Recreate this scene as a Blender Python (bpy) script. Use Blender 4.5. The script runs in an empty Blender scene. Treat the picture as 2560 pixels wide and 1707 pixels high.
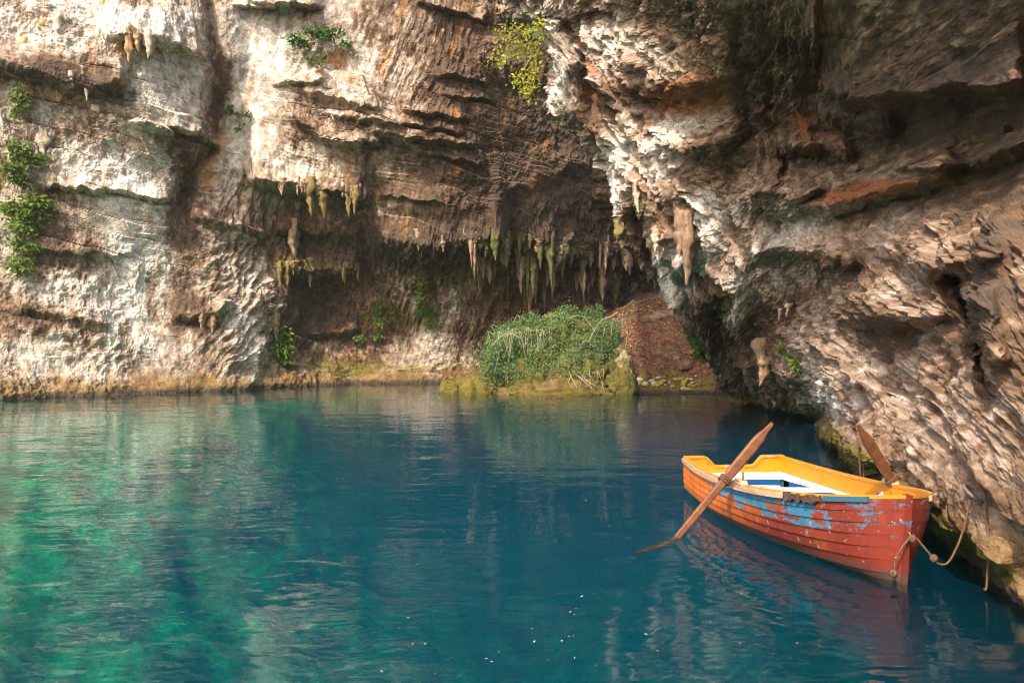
import bpy, bmesh, math, random
import numpy as np
from mathutils import Vector, Matrix

# ------------------------------------------------------------------ camera, sky, sun, exposure
SC = bpy.context.scene
COL = SC.collection
F, CX, CY, HC = 1850.0, 1280.0, 853.5, 2.5          # focal length and centre in photo pixels, eye height over the water
cam_d = bpy.data.cameras.new('camera')
cam_d.sensor_width = 36.0
cam_d.lens = 36.0 * F / 2560.0
cam_d.clip_start, cam_d.clip_end = 0.05, 2000
cam = bpy.data.objects.new('camera', cam_d)
COL.objects.link(cam)
cam.location = (0, 0, HC)
cam.rotation_euler = (math.radians(90), 0, 0)
SC.camera = cam

SUN_EL, SUN_AZ = 44.0, 209.0     # azimuth of the sun seen from above, clockwise from +y (behind the camera, to the left)
TO_SUN = Vector((math.sin(math.radians(SUN_AZ)) * math.cos(math.radians(SUN_EL)),
                 math.cos(math.radians(SUN_AZ)) * math.cos(math.radians(SUN_EL)),
                 math.sin(math.radians(SUN_EL))))
world = bpy.data.worlds.new('World')
SC.world = world
world.use_nodes = True
wn = world.node_tree
wn.nodes.clear()
sky = wn.nodes.new('ShaderNodeTexSky')
sky.sky_type = 'NISHITA'
sky.sun_disc = False
sky.dust_density = 4.0
sky.ozone_density = 0.4
sky.sun_elevation = math.radians(SUN_EL)
sky.sun_rotation = math.radians(SUN_AZ)
bg = wn.nodes.new('ShaderNodeBackground')
bg.inputs['Strength'].default_value = 0.15
wo = wn.nodes.new('ShaderNodeOutputWorld')
wn.links.new(sky.outputs[0], bg.inputs[0])
wn.links.new(bg.outputs[0], wo.inputs[0])
sun_d = bpy.data.lights.new('sun', 'SUN')
sun_d.energy = 2.2
sun_d.angle = math.radians(1.0)
sun_d.color = (1.0, 0.93, 0.82)
sun = bpy.data.objects.new('sun', sun_d)
COL.objects.link(sun)
sun.location = (-10, -15, 40)
sun.rotation_euler = TO_SUN.to_track_quat('Z', 'Y').to_euler()

SC.view_settings.view_transform = 'Standard'
SC.view_settings.look = 'None'
SC.view_settings.gamma = 1.0
SC.view_settings.exposure = 1.2
SC.view_settings.use_curve_mapping = False
SC.view_settings.use_white_balance = True
SC.view_settings.white_balance_temperature = 6650
SC.render.engine = 'CYCLES'
cy = SC.cycles
cy.use_denoising = True
cy.denoising_prefilter = 'FAST'
cy.filter_width = 1.1
cy.max_bounces = 8
cy.diffuse_bounces = 4
cy.glossy_bounces = 3
cy.transmission_bounces = 2
cy.transparent_max_bounces = 12
cy.volume_bounces = 1
cy.sample_clamp_indirect = 6.0
cy.caustics_reflective = False
cy.caustics_refractive = False
HAZE = 0.0004

# ------------------------------------------------------------------ helpers
RNG = np.random.default_rng(7)
random.seed(7)
_perm = np.concatenate([RNG.permutation(256)] * 2).astype(np.int32)
_g = RNG.normal(size=(256, 3)).astype(np.float32)
_g /= np.linalg.norm(_g, axis=1, keepdims=True)
GX, GY, GZ = (np.ascontiguousarray(_g[:, i]) for i in range(3))


def perlin(x, y, z):
    x = np.asarray(x, np.float32); y = np.asarray(y, np.float32); z = np.asarray(z, np.float32)
    xf, yf, zf = np.floor(x), np.floor(y), np.floor(z)
    xi, yi, zi = xf.astype(np.int32) & 255, yf.astype(np.int32) & 255, zf.astype(np.int32) & 255
    x = x - xf; y = y - yf; z = z - zf
    u = x * x * x * (x * (x * 6 - 15) + 10); v = y * y * y * (y * (y * 6 - 15) + 10); w = z * z * z * (z * (z * 6 - 15) + 10)
    A = _perm[xi]; B = _perm[(xi + 1) & 255]
    out = []
    for dz in (0, 1):
        row = []
        for dy in (0, 1):
            pair = []
            for dx, P in ((0, A), (1, B)):
                h = _perm[(_perm[(P + yi + dy) & 255] + zi + dz) & 255]
                pair.append(GX[h] * (x - dx) + GY[h] * (y - dy) + GZ[h] * (z - dz))
            row.append(pair[0] + u * (pair[1] - pair[0]))
        out.append(row[0] + v * (row[1] - row[0]))
    return (out[0] + w * (out[1] - out[0])) * 1.5


def fbm(x, y, z, octaves=4, gain=0.5, lac=2.03, ridged=False):
    s = 0.0; a = 1.0; t = 0.0
    for i in range(octaves):
        n = perlin(x + 17.3 * i, y - 9.1 * i, z + 4.7 * i)
        if ridged:
            n = 1.0 - 2.0 * np.abs(n)
        s = s + a * n; t += a; a *= gain
        x = x * lac; y = y * lac; z = z * lac
    return s / t


def sstep(a, b, x):
    t = np.clip((x - a) / (b - a), 0, 1)
    return t * t * (3 - 2 * t)


def lerp(a, b, t):
    return a + (b - a) * t


def at(px, py, d):
    """world point seen at photo pixel (px, py) at distance d in front of the eye"""
    return np.stack([(px - CX) / F * d, d + 0 * px, HC + (CY - py) / F * d], -1)


def wat(px, py, d):
    return Vector(((px - CX) / F * d, d, HC + (CY - py) / F * d))


def tps(pts):
    pts = np.array(pts, np.float64)
    q = pts[:, :2] / 500.0
    n = len(q)
    def K(r2):
        return np.where(r2 > 1e-9, 0.5 * r2 * np.log(np.maximum(r2, 1e-9)), 0)
    r2 = ((q[:, None] - q[None]) ** 2).sum(-1)
    A = np.zeros((n + 3, n + 3))
    A[:n, :n] = K(r2) + np.eye(n) * 0.004
    A[:n, n] = 1; A[:n, n + 1:] = q
    A[n, :n] = 1; A[n + 1:, :n] = q.T
    w = np.linalg.solve(A, np.concatenate([pts[:, 2], np.zeros(3)]))
    def ev(px, py):
        X = px / 500.0; Y = py / 500.0
        o = w[n] + w[n + 1] * X + w[n + 2] * Y
        for i in range(n):
            o = o + w[i] * K((X - q[i, 0]) ** 2 + (Y - q[i, 1]) ** 2)
        return o
    return ev


def mesh_obj(name, verts, faces, mat=None, parent=None, smooth=True, loc=None):
    me = bpy.data.meshes.new(name)
    me.from_pydata([tuple(v) for v in verts], [], [tuple(f) for f in faces])
    me.polygons.foreach_set('use_smooth', [smooth] * len(me.polygons))
    if mat:
        me.materials.append(mat)
    me.update()
    o = bpy.data.objects.new(name, me)
    COL.objects.link(o)
    if loc is not None:
        o.location = loc
    if parent:
        o.parent = parent
    return o


def grid_obj(name, P, mat, attrs=None, flip=False, smooth=True):
    R, C = P.shape[:2]
    me = bpy.data.meshes.new(name)
    me.vertices.add(R * C)
    me.vertices.foreach_set('co', P.reshape(-1).astype(np.float32))
    i = np.arange(R * C, dtype=np.int32).reshape(R, C)
    a, b, c, d = i[:-1, :-1], i[:-1, 1:], i[1:, 1:], i[1:, :-1]
    q = np.stack([a, d, c, b] if not flip else [a, b, c, d], -1).reshape(-1)
    nq = len(q) // 4
    me.loops.add(len(q))
    me.loops.foreach_set('vertex_index', q)
    me.polygons.add(nq)
    me.polygons.foreach_set('loop_start', np.arange(0, len(q), 4, dtype=np.int32))
    me.polygons.foreach_set('use_smooth', np.full(nq, smooth))
    me.update(calc_edges=True)
    for k, v in (attrs or {}).items():
        at_ = me.attributes.new(k, 'FLOAT_COLOR', 'POINT')
        v4 = np.concatenate([v, np.ones(v.shape[:2] + (1,))], -1).astype(np.float32)
        at_.data.foreach_set('color', v4.reshape(-1))
    me.materials.append(mat)
    o = bpy.data.objects.new(name, me)
    COL.objects.link(o)
    return o


def tag(o, label=None, cat=None, group=None, kind=None):
    if label: o['label'] = label
    if cat: o['category'] = cat
    if group: o['group'] = group
    if kind: o['kind'] = kind
    return o


def empty(name, loc=(0, 0, 0), rz=0):
    o = bpy.data.objects.new(name, None)
    COL.objects.link(o)
    o.location = loc
    o.rotation_euler = (0, 0, rz)
    return o


class MB:
    """collects shapes for one mesh"""
    def __init__(s):
        s.v = []; s.f = []

    def add(s, v, f):
        n = len(s.v)
        s.v += [tuple(p) for p in v]
        s.f += [tuple(i + n for i in g) for g in f]

    def tube(s, pts, rad, n=8, cap=True):
        pts = [Vector(p) for p in pts]
        m = len(pts)
        if not hasattr(rad, '__len__'):
            rad = [rad] * m
        up = Vector((0, 0, 1)); base = len(s.v); ref = None
        for k, p in enumerate(pts):
            t = (pts[min(k + 1, m - 1)] - pts[max(k - 1, 0)]).normalized()
            if ref is None:
                ref = t.cross(up)
                if ref.length < 0.1:
                    ref = t.cross(Vector((1, 0, 0)))
            ref = (ref - t * ref.dot(t)).normalized()
            b = t.cross(ref)
            for j in range(n):
                a = 2 * math.pi * j / n
                s.v.append(tuple(p + (ref * math.cos(a) + b * math.sin(a)) * rad[k]))
        for k in range(m - 1):
            for j in range(n):
                j2 = (j + 1) % n
                s.f.append((base + k * n + j, base + k * n + j2, base + (k + 1) * n + j2, base + (k + 1) * n + j))
        if cap:
            s.f.append(tuple(base + j for j in range(n))[::-1])
            s.f.append(tuple(base + (m - 1) * n + j for j in range(n)))

    def loft(s, rings, cap=True, closed=True):
        base = len(s.v); n = len(rings[0])
        for r in rings:
            s.v += [tuple(p) for p in r]
        for k in range(len(rings) - 1):
            for j in range(n if closed else n - 1):
                j2 = (j + 1) % n
                s.f.append((base + k * n + j, base + k * n + j2, base + (k + 1) * n + j2, base + (k + 1) * n + j))
        if cap:
            s.f.append(tuple(base + j for j in range(n))[::-1])
            s.f.append(tuple(base + (len(rings) - 1) * n + j for j in range(n)))

    def build(s, name, mat=None, parent=None, smooth=True):
        return mesh_obj(name, s.v, s.f, mat, parent, smooth)


def catmull(pts, n=8):
    pts = [Vector(p) for p in pts]
    P = [pts[0] * 2 - pts[1]] + pts + [pts[-1] * 2 - pts[-2]]
    out = []
    for i in range(1, len(P) - 2):
        a, b, c, d = P[i - 1:i + 3]
        for k in range(n):
            t = k / n
            out.append(0.5 * ((2 * b) + (c - a) * t + (2 * a - 5 * b + 4 * c - d) * t * t + (3 * b - a - 3 * c + d) * t ** 3))
    out.append(pts[-1])
    return out


# ------------------------------------------------------------------ materials
class NT:
    def __init__(s, name):
        s.m = bpy.data.materials.new(name)
        s.m.use_nodes = True
        s.t = s.m.node_tree
        s.t.nodes.clear()
        s.out = s.t.nodes.new('ShaderNodeOutputMaterial')

    def n(s, typ, **kw):
        nd = s.t.nodes.new('ShaderNode' + typ)
        for k, v in kw.items():
            if k.startswith('_'):
                setattr(nd, k[1:], v)
            else:
                key = k.replace('__', ' ')
                if isinstance(v, bpy.types.NodeSocket):
                    s.t.links.new(v, nd.inputs[key])
                else:
                    nd.inputs[key].default_value = v
        return nd

    def l(s, a, b):
        s.t.links.new(a, b)

    def noise(s, vec, scale, detail=4, rough=0.55, dist=0.0):
        nd = s.n('TexNoise', Scale=scale, Detail=detail, Roughness=rough, Distortion=dist)
        if vec is not None:
            s.l(vec, nd.inputs['Vector'])
        return nd.outputs['Fac']

    def ramp(s, fac, lo, hi, c0=(0, 0, 0, 1), c1=(1, 1, 1, 1)):
        nd = s.n('ValToRGB')
        nd.color_ramp.elements[0].position = lo
        nd.color_ramp.elements[1].position = hi
        nd.color_ramp.elements[0].color = c0
        nd.color_ramp.elements[1].color = c1
        s.l(fac, nd.inputs[0])
        return nd.outputs[0]

    def mix(s, fac, a, b, mode='MIX'):
        nd = s.n('MixRGB', _blend_type=mode)
        for k, v in (('Fac', fac), ('Color1', a), ('Color2', b)):
            if isinstance(v, bpy.types.NodeSocket):
                s.l(v, nd.inputs[k])
            else:
                nd.inputs[k].default_value = v if k == 'Fac' else (tuple(v) + (1,))[:4]
        return nd.outputs[0]

    def math(s, op, a, b=0.0):
        nd = s.n('Math', _operation=op)
        for i, v in enumerate((a, b)):
            if isinstance(v, bpy.types.NodeSocket):
                s.l(v, nd.inputs[i])
            else:
                nd.inputs[i].default_value = v
        return nd.outputs[0]

    def coord(s, which='Object', scale=None):
        o = s.n('TexCoord').outputs[which]
        if scale:
            mp = s.n('Mapping')
            mp.inputs['Scale'].default_value = scale
            s.l(o, mp.inputs['Vector'])
            o = mp.outputs[0]
        return o

    def bump(s, h, dist, strength=1.0):
        nd = s.n('Bump', Distance=dist, Strength=strength)
        s.l(h, nd.inputs['Height'])
        return nd.outputs[0]

    def principled(s, color, rough=0.8, normal=None, spec=0.3, **kw):
        nd = s.n('BsdfPrincipled')
        for k, v in (('Base Color', color), ('Roughness', rough), ('Specular IOR Level', spec)):
            if isinstance(v, bpy.types.NodeSocket):
                s.l(v, nd.inputs[k])
            else:
                nd.inputs[k].default_value = v if not isinstance(v, (tuple, list)) else (tuple(v) + (1,))[:4]
        for k, v in kw.items():
            nd.inputs[k.replace('__', ' ')].default_value = v
        if normal is not None:
            s.l(normal, nd.inputs['Normal'])
        s.l(nd.outputs[0], s.out.inputs['Surface'])
        return nd


def rock_material(name, fine=6.0, bump_d=0.03, stretch=None):
    t = NT(name)
    c = t.n('Attribute', _attribute_name='Col').outputs['Color']
    o = t.coord('Object', stretch)
    n1 = t.noise(o, fine, 6, 0.65)
    n2 = t.noise(o, fine * 4.5, 4, 0.6)
    col = t.mix(0.8, c, t.ramp(n1, 0.32, 0.70, (0.36, 0.32, 0.29, 1), (1.4, 1.4, 1.4, 1)), 'MULTIPLY')
    col = t.mix(t.math('MULTIPLY', t.ramp(n2, 0.54, 0.66), 0.5), col, (0.10, 0.07, 0.05))
    h = t.math('ADD', n1, t.math('MULTIPLY', n2, 0.5))
    t.principled(col, 0.82, t.bump(h, bump_d, 0.9), 0.25)
    return t.m


def simple_material(name, c0, c1, scale=6.0, rough=0.8, bump_d=0.004, stretch=None, spec=0.3):
    t = NT(name)
    o = t.coord('Object', stretch)
    n = t.noise(o, scale, 5, 0.6)
    t.principled(t.mix(t.ramp(n, 0.3, 0.7), c0, c1), rough, t.bump(n, bump_d), spec)
    return t.m


def leaf_material(name, c0, c1, trans=0.3):
    t = NT(name)
    a = t.n('Attribute', _attribute_name='tint').outputs['Color']
    col = t.mix(1.0, t.mix(t.noise(t.coord(), 1.6, 2), c0, c1), a, 'MULTIPLY')
    d = t.n('BsdfDiffuse', Color=col)
    g = t.n('BsdfGlossy', Roughness=0.45)
    g.inputs['Color'].default_value = (0.8, 0.8, 0.8, 1)
    tr = t.n('BsdfTranslucent', Color=col)
    m1 = t.n('MixShader', Fac=trans)
    t.l(d.outputs[0], m1.inputs[1]); t.l(tr.outputs[0], m1.inputs[2])
    m2 = t.n('MixShader', Fac=0.015)
    t.l(m1.outputs[0], m2.inputs[1]); t.l(g.outputs[0], m2.inputs[2])
    t.l(m2.outputs[0], t.out.inputs['Surface'])
    return t.m


M_ROCK = rock_material('limestone', 2.6, 0.09)
M_ROCK_NEAR = rock_material('limestone_close', 5.5, 0.05, (1, .5, 1))

# ------------------------------------------------------------------ colour fields shared by the rocks
PALE = np.array([0.645, 0.58, 0.495]); PINK = np.array([0.42, 0.325, 0.245]); BROWN = np.array([0.16, 0.092, 0.050])
DARK = np.array([0.085, 0.062, 0.048]); ORANGE = np.array([0.50, 0.23, 0.065]); MOSS = np.array([0.165, 0.135, 0.02])
GREY = np.array([0.27, 0.25, 0.235]); GREEN = np.array([0.12, 0.14, 0.028]); WHITE = np.array([0.78, 0.72, 0.66])
RUST = np.array([0.33, 0.105, 0.03])


def splat(px, py, items, warp=0.0, wx=None, wy=None):
    o = np.zeros(px.shape, np.float32)
    if wx is not None:
        px = px + wx * warp; py = py + wy * warp
    for (x, y, rx, ry, rot, s) in items:
        c, sn = math.cos(math.radians(rot)), math.sin(math.radians(rot))
        dx, dy = px - x, py - y
        u = (dx * c + dy * sn) / rx; v = (-dx * sn + dy * c) / ry
        r2 = u * u + v * v
        o += s * np.exp(-r2 * r2 * 0.7 - r2 * 0.3)
    return o


def blend(col, other, m):
    return col + (other - col) * np.clip(m, 0, 1)[..., None]


def ledge(px, py, poly, amp, up, band, fade=30, wob=None):
    xs = [p[0] for p in poly]; ys = [p[1] for p in poly]
    y = np.interp(px, xs, ys)
    if wob is not None:
        y = y + wob
    t = py - y
    a = np.where(t < 0, np.exp(np.minimum(t, 0) / up), 1 - sstep(0, band, t))
    side = sstep(xs[0] - fade, xs[0] + fade * 0.3, px) * (1 - sstep(xs[-1] - fade * 0.3, xs[-1] + fade, px))
    return amp * a * side


def normals(P, k=3):
    def sm(A):
        for _ in range(k):
            A = np.concatenate([A[:1], (A[:-2] + A[1:-1] * 2 + A[2:]) / 4, A[-1:]], 0)
            A = np.concatenate([A[:, :1], (A[:, :-2] + A[:, 1:-1] * 2 + A[:, 2:]) / 4, A[:, -1:]], 1)
        return A
    Q = sm(P)
    n = np.cross(np.gradient(Q, axis=0), np.gradient(Q, axis=1))
    n /= np.linalg.norm(n, axis=-1, keepdims=True) + 1e-9
    to_eye = np.array([0, 0, HC]) - P
    s = np.sign((n * to_eye).sum(-1, keepdims=True)); s[s == 0] = 1
    return n * s


def strata(b, along, seed, hmin, hmax, wmin, wmax):
    rs = np.random.default_rng(seed)
    hs = np.cumsum(rs.uniform(hmin, hmax, 400)) - 150 * hmax * 0.5
    i = np.clip(np.searchsorted(hs, b), 1, 399)
    fr = (b - hs[i - 1]) / (hs[i] - hs[i - 1])
    w = rs.uniform(wmin, wmax, 400); ph = rs.uniform(0, 50, 400)
    cell = np.floor(along / w[i] + ph[i]).astype(np.int64)
    hsh = ((i * 73856093) ^ (cell * 19349663)) & 0xffff
    return (hsh / 65535.0), fr


# ------------------------------------------------------------------ far cave wall
FAR = tps([
    (-320, 1010, 29.5), (0, 997, 32.2), (383, 982, 36), (574, 974, 38.2), (803, 959, 43), (1100, 955, 45), (1300, 953, 46.5), (1600, 950, 48.5), (1960, 950, 50),
    (0, 750, 33.6), (200, 750, 35.2), (380, 750, 37), (560, 800, 38.5), (640, 800, 40), (760, 850, 44.3), (900, 750, 45.3), (1100, 750, 45.5), (1300, 750, 47), (1600, 700, 51), (1900, 700, 52),
    (0, 500, 34), (250, 500, 35.5), (400, 500, 36.8), (470, 480, 38.3), (600, 500, 39.3), (700, 580, 42), (900, 620, 43.5), (1100, 540, 41), (1300, 500, 42), (1500, 560, 46), (1600, 500, 45), (1900, 500, 48),
    (0, 250, 34), (250, 250, 35.2), (450, 250, 36.2), (540, 250, 38.3), (650, 250, 39), (800, 330, 39.3), (1000, 330, 39), (1200, 330, 40), (1500, 300, 42), (1900, 300, 45),
    (0, 0, 33.5), (250, 0, 34.6), (450, 30, 36), (540, 0, 38), (700, 0, 38.7), (900, 0, 38.5), (1100, 0, 39), (1300, 0, 40), (1900, 0, 44),
    (-320, 500, 32), (-320, 0, 32), (0, -260, 33.5), (600, -260, 39), (1200, -260, 40), (1900, -260, 44)])
FR, FC = 560, 980
PXF = np.linspace(-150, 1960, FC)[None, :] + np.zeros((FR, 1))
PYW = np.interp(PXF, [-330, 0, 383, 574, 803, 1100, 1300, 1600, 1960], [1012, 997, 982, 974.5, 960, 956, 953, 950, 950])
PYF = -260 + np.linspace(0, 1, FR)[:, None] * (PYW + 22 + 260)
D0 = FAR(PXF, PYF)
wob = perlin(PXF / 28, PYF / 60, 3.3) * 6 + perlin(PXF / 9, PYF / 30, 8.3) * 2.5
FL = [
    ([(352, 302), (490, 326), (551, 360)], 1.4, 45, 26), ([(132, 461), (300, 474), (417, 499)], 1.1, 60, 20),
    ([(402, 100), (501, 130)], 1.3, 60, 26), ([(-200, 120), (0, 150), (170, 202), (235, 216), (310, 195)], 1.7, 70, 45),
    ([(290, 85), (400, 92)], 1.0, 50, 22),
    ([(780, 226), (937, 268)], 0.9, 35, 22), ([(1021, 275), (1155, 298)], 0.8, 35, 18), ([(830, 283), (1136, 325)], 0.9, 22, 16),
    ([(948, 329), (1174, 360)], 1.0, 25, 18), ([(734, 287), (814, 340), (944, 350)], 1.0, 30, 26), ([(1094, 383), (1189, 402)], 0.8, 22, 16),
    ([(700, 205), (800, 200)], 0.6, 30, 14), ([(1100, 190), (1200, 205)], 0.6, 30, 14), ([(1120, 240), (1215, 248)], 0.6, 20, 14),
    ([(640, 440), (657, 448), (772, 455), (852, 467), (906, 484)], 2.1, 90, 34), ([(963, 486), (1100, 500)], 0.6, 40, 14),
    ([(940, 560), (983, 588), (1100, 592), (1240, 575)], 1.9, 110, 60), ([(1240, 560), (1330, 500), (1440, 470), (1560, 470)], 0.8, 120, 120), ([(1260, 470), (1350, 430), (1450, 400)], 0.5, 60, 50), ([(1300, 600), (1420, 580), (1580, 590)], 0.8, 60, 60),
    ([(684, 664), (784, 670), (891, 664)], 1.3, 45, 45), ([(700, 566), (760, 570), (900, 575)], 0.9, 40, 30),
    ([(107, 626), (325, 634)], 0.6, 50, 16), ([(57, 764), (245, 803)], 0.8, 60, 30), ([(772, 838), (887, 826)], 0.8, 30, 26),
    ([(480, 545), (600, 560), (650, 575)], 0.7, 40, 25), ([(440, 790), (560, 775)], 0.8, 30, 26), ([(1330, 600), (1450, 620), (1650, 640)], 1.2, 40, 40),
    ([(600, 18), (700, 8), (790, 20)], 0.8, 60, 10), ([(1060, 10), (1210, 50)], 0.8, 60, 14), ([(640, 0), (780, 14)], 0.7, 60, 10),
]
LD = sum(ledge(PXF, PYF, p, a * (1.0 if p[0][0] > 560 else .65), u, b, wob=wob * 1.5) for p, a, u, b in FL)
crack = np.interp(PYF, [-260, 0, 120, 360, 430, 620], [515, 515, 525, 552, 470, 430])
LD -= 0.7 * np.exp(-((PXF - crack) / 20) ** 2) * sstep(620, 480, PYF)
D1 = D0 - LD
P = at(PXF, PYF, D1)
X, Y, Z = (P[..., i] for i in range(3))
m_flute = splat(PXF, PYF, [(590, 700, 120, 260, 0, 1.0), (1250, 720, 250, 170, 0, 1.3), (1480, 640, 220, 150, 0, 1.3), (850, 760, 200, 140, 0, .5), (1050, 130, 150, 180, 0, 0.5), (1000, 620, 250, 60, 0, .5),
                           (330, 90, 120, 80, 0, 0.6), (60, 360, 90, 150, 0, 0.7)])
m_block = splat(PXF, PYF, [(980, 320, 320, 110, 12, 1.0), (280, 300, 260, 130, 8, 0.6), (250, 560, 200, 120, 5, 0.5), (1300, 250, 250, 170, 0, 0.6), (900, 850, 160, 60, 0, 0.5)])
m_smooth = splat(PXF, PYF, [(640, 170, 90, 230, 0, 1.0), (800, 40, 200, 70, 0, 0.6)])
wA = fbm(X * .25, Y * .25, Z * .25, 3)
lean = X - 0.32 * Z * sstep(380, 560, PXF) + 0.8 * wA
rm = sstep(-0.3, 0.35, fbm(X * .22 + 4, Y * .22, Z * .28, 2))
fl = fbm(lean * 1.25, Y * 0.35, Z * 0.22, 4, 0.55, ridged=True)
fl2 = fbm(lean * 3.0 + 5, Y * 0.9, Z * 0.9, 4, 0.58, ridged=True)
bA, frA = strata(Z + 0.2 * X + 0.55 * wA + 0.12 * perlin(X * .9, Y * .9, Z * .9), X * 0.9 + 0.3 * Z, 5, 0.45, 1.5, 0.9, 3.2)
bB, frB = strata(Z + 0.2 * X + 0.4 * wA + 0.05 * perlin(X * 2, Y * 2, Z * 2), X * 0.9 + 0.1 * Z, 9, 0.16, 0.5, 0.4, 1.5)
big = fbm(X * .33, Y * .33, Z * .42, 3)
ridg = fbm(X * .95 + wA, Y * .95, Z * .8, 5, 0.55, ridged=True)
fine = fbm(X * 3.2, Y * 3.2, Z * 2.6, 4, 0.6)
pit = perlin(X * 2.1, Y * 2.1, Z * 1.6) * perlin(X * 4.4, Y * 4.4, Z * 3.5)
calm = 1 - 0.72 * np.clip(m_smooth, 0, 1)
n0 = perlin(X * .35, Y * .35, Z * .5); n0b = perlin(X * .6 + 4, Y * .6, Z * .8)
rv = fbm(lean * .85 + wA, Y * .6, Z * .62, 5, 0.56, ridged=True)
H = 0.55 * big + calm * ((0.08 + 0.20 * rm) * rv + 0.13 * (0.3 + rm) * ridg * rm + (0.06 + 0.13 * rm) * fine - 0.3 * rm * np.maximum(pit - 0.05, 0))
H += np.clip(m_flute, 0, 1.4) * (0.55 * fl + 0.26 * fl2)
H -= (0.25 + np.clip(m_block, 0, 1)) * calm * (0.16 * sstep(0.07, 0.0, frA) * sstep(-.1, .2, n0) + 0.07 * sstep(0.12, 0.0, frB) * sstep(-.1, .25, n0b))
H += (0.16 + np.clip(m_block, 0, 1.2)) * calm * (0.42 * (bA - .5) + 0.34 * frA + 0.16 * (bB - .5) + 0.10 * frB)
H += (0.35 + 0.5 * fbm(X * .35, Y * .35, 0 * X + 5, 2)) * sstep(1.2, 0.1, Z + 0.5 * big)             # worn foot at the water
P = P + normals(at(PXF, PYF, D0), 20) * H[..., None]
X, Y, Z = (P[..., i] for i in range(3))
# --- colour of the stone, with shade around the brow darkened in
n1 = fbm(X * .5, Y * .5, Z * .35, 5, 0.6); n2 = fbm(X * 1.7 + 9, Y * 1.7, Z * 1.1, 5, 0.6); n3 = fbm(X * 4.5, Y * 4.5, Z * 3.2, 3, 0.6)
lean = X - 0.32 * Z * sstep(380, 560, PXF)
drip = fbm(lean * 1.3 + 0.7 * n1, Y * 1.0, Z * 0.2, 5, 0.62)
WX, WY = n1 * 2, n2 * 2
pale = splat(PXF, PYF, [
    (330, 620, 115, 250, 0, .75), (200, 740, 160, 60, 0, .45), (260, 420, 140, 60, 10, .55), (420, 220, 90, 110, 0, .6), (380, 60, 120, 55, 0, .6), (150, 60, 180, 70, 0, .7),
    (640, 200, 90, 300, 8, .60), (780, 120, 160, 140, 0, .35), (950, 190, 120, 120, 10, .30), (720, 430, 80, 50, 0, .25), (630, 780, 55, 190, 8, .55), (560, 650, 70, 120, 0, .25),
    (820, 390, 120, 70, 0, .25), (1050, 430, 150, 90, 0, .12), (1080, 830, 80, 120, 15, .25), (1160, 700, 60, 80, 0, .15), (200, 880, 260, 60, 0, .35), (60, 330, 100, 90, 0, .25), (20, 560, 40, 120, 0, .5)], 22, WX, WY)
dark = splat(PXF, PYF, [  # brown stains, plus splats around the brow that paint its shade
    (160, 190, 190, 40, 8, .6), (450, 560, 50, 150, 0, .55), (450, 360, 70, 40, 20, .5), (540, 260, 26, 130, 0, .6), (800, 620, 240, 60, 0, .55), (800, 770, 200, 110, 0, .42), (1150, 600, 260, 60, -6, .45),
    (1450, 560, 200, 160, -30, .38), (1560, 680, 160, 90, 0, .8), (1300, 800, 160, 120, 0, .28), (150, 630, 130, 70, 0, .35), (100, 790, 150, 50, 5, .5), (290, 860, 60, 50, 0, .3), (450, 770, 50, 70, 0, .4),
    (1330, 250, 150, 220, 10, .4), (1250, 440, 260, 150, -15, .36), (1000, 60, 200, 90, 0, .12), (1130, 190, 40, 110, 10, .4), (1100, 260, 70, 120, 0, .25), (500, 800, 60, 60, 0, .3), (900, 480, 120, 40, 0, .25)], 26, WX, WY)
grey = splat(PXF, PYF, [(610, 120, 22, 130, 0, .8), (690, 60, 16, 110, 0, .6), (730, 110, 12, 80, 0, .5), (820, 30, 20, 70, 0, .6), (570, 330, 25, 70, 0, .3), (1000, 60, 140, 70, 0, .4), (1280, 100, 90, 120, 0, .4),
                        (830, 420, 160, 90, 0, .2), (1150, 430, 160, 90, 0, .25)], 8, WX, WY)
oran = splat(PXF, PYF, [(838, 145, 34, 22, -10, 1.1), (880, 200, 60, 18, 10, .6), (515, 430, 46, 60, 0, .7), (560, 350, 26, 50, 0, .6), (320, 118, 24, 40, 0, .8), (150, 250, 120, 14, 10, .7), (60, 60, 70, 40, 0, .35), (130, 40, 70, 40, 0, .35),
                        (680, 215, 18, 40, 0, .5), (665, 340, 14, 40, 0, .5), (1140, 285, 50, 30, 20, .55), (1130, 130, 30, 40, 0, .45), (870, 400, 10, 90, 0, .7), (845, 390, 8, 90, 0, .5), (960, 840, 120, 80, -40, .35), (700, 850, 60, 50, 0, .3),
                        (560, 900, 100, 40, 0, .4), (300, 930, 260, 30, 3, .35), (70, 560, 60, 90, 0, .3), (810, 910, 120, 30, 0, .4)], 14, WX, WY)
moss = splat(PXF, PYF, [(1350, 640, 240, 70, 0, .45), (1180, 660, 60, 24, 0, .8), (1240, 720, 60, 70, 0, .3), (690, 620, 60, 90, 0, .35), (860, 930, 120, 28, -4, .8), (1000, 800, 110, 70, -30, .5), (640, 930, 120, 40, 0, .5), (230, 275, 90, 26, 12, .5),
                        (780, 660, 110, 24, 0, .5), (40, 640, 40, 60, 0, .4), (560, 300, 20, 40, 0, .3), (880, 540, 200, 30, 0, .25), (1240, 590, 120, 40, 0, .3)], 14, WX, WY)
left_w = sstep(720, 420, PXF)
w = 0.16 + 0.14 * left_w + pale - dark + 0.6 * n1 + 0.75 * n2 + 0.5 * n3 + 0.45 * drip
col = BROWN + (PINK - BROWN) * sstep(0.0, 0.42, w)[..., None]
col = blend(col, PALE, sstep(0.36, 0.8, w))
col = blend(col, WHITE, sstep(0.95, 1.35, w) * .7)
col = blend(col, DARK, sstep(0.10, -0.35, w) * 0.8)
col = blend(col, GREY, sstep(0.25, 0.7, grey + 0.45 * drip + .15 * n2) * .75)
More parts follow.
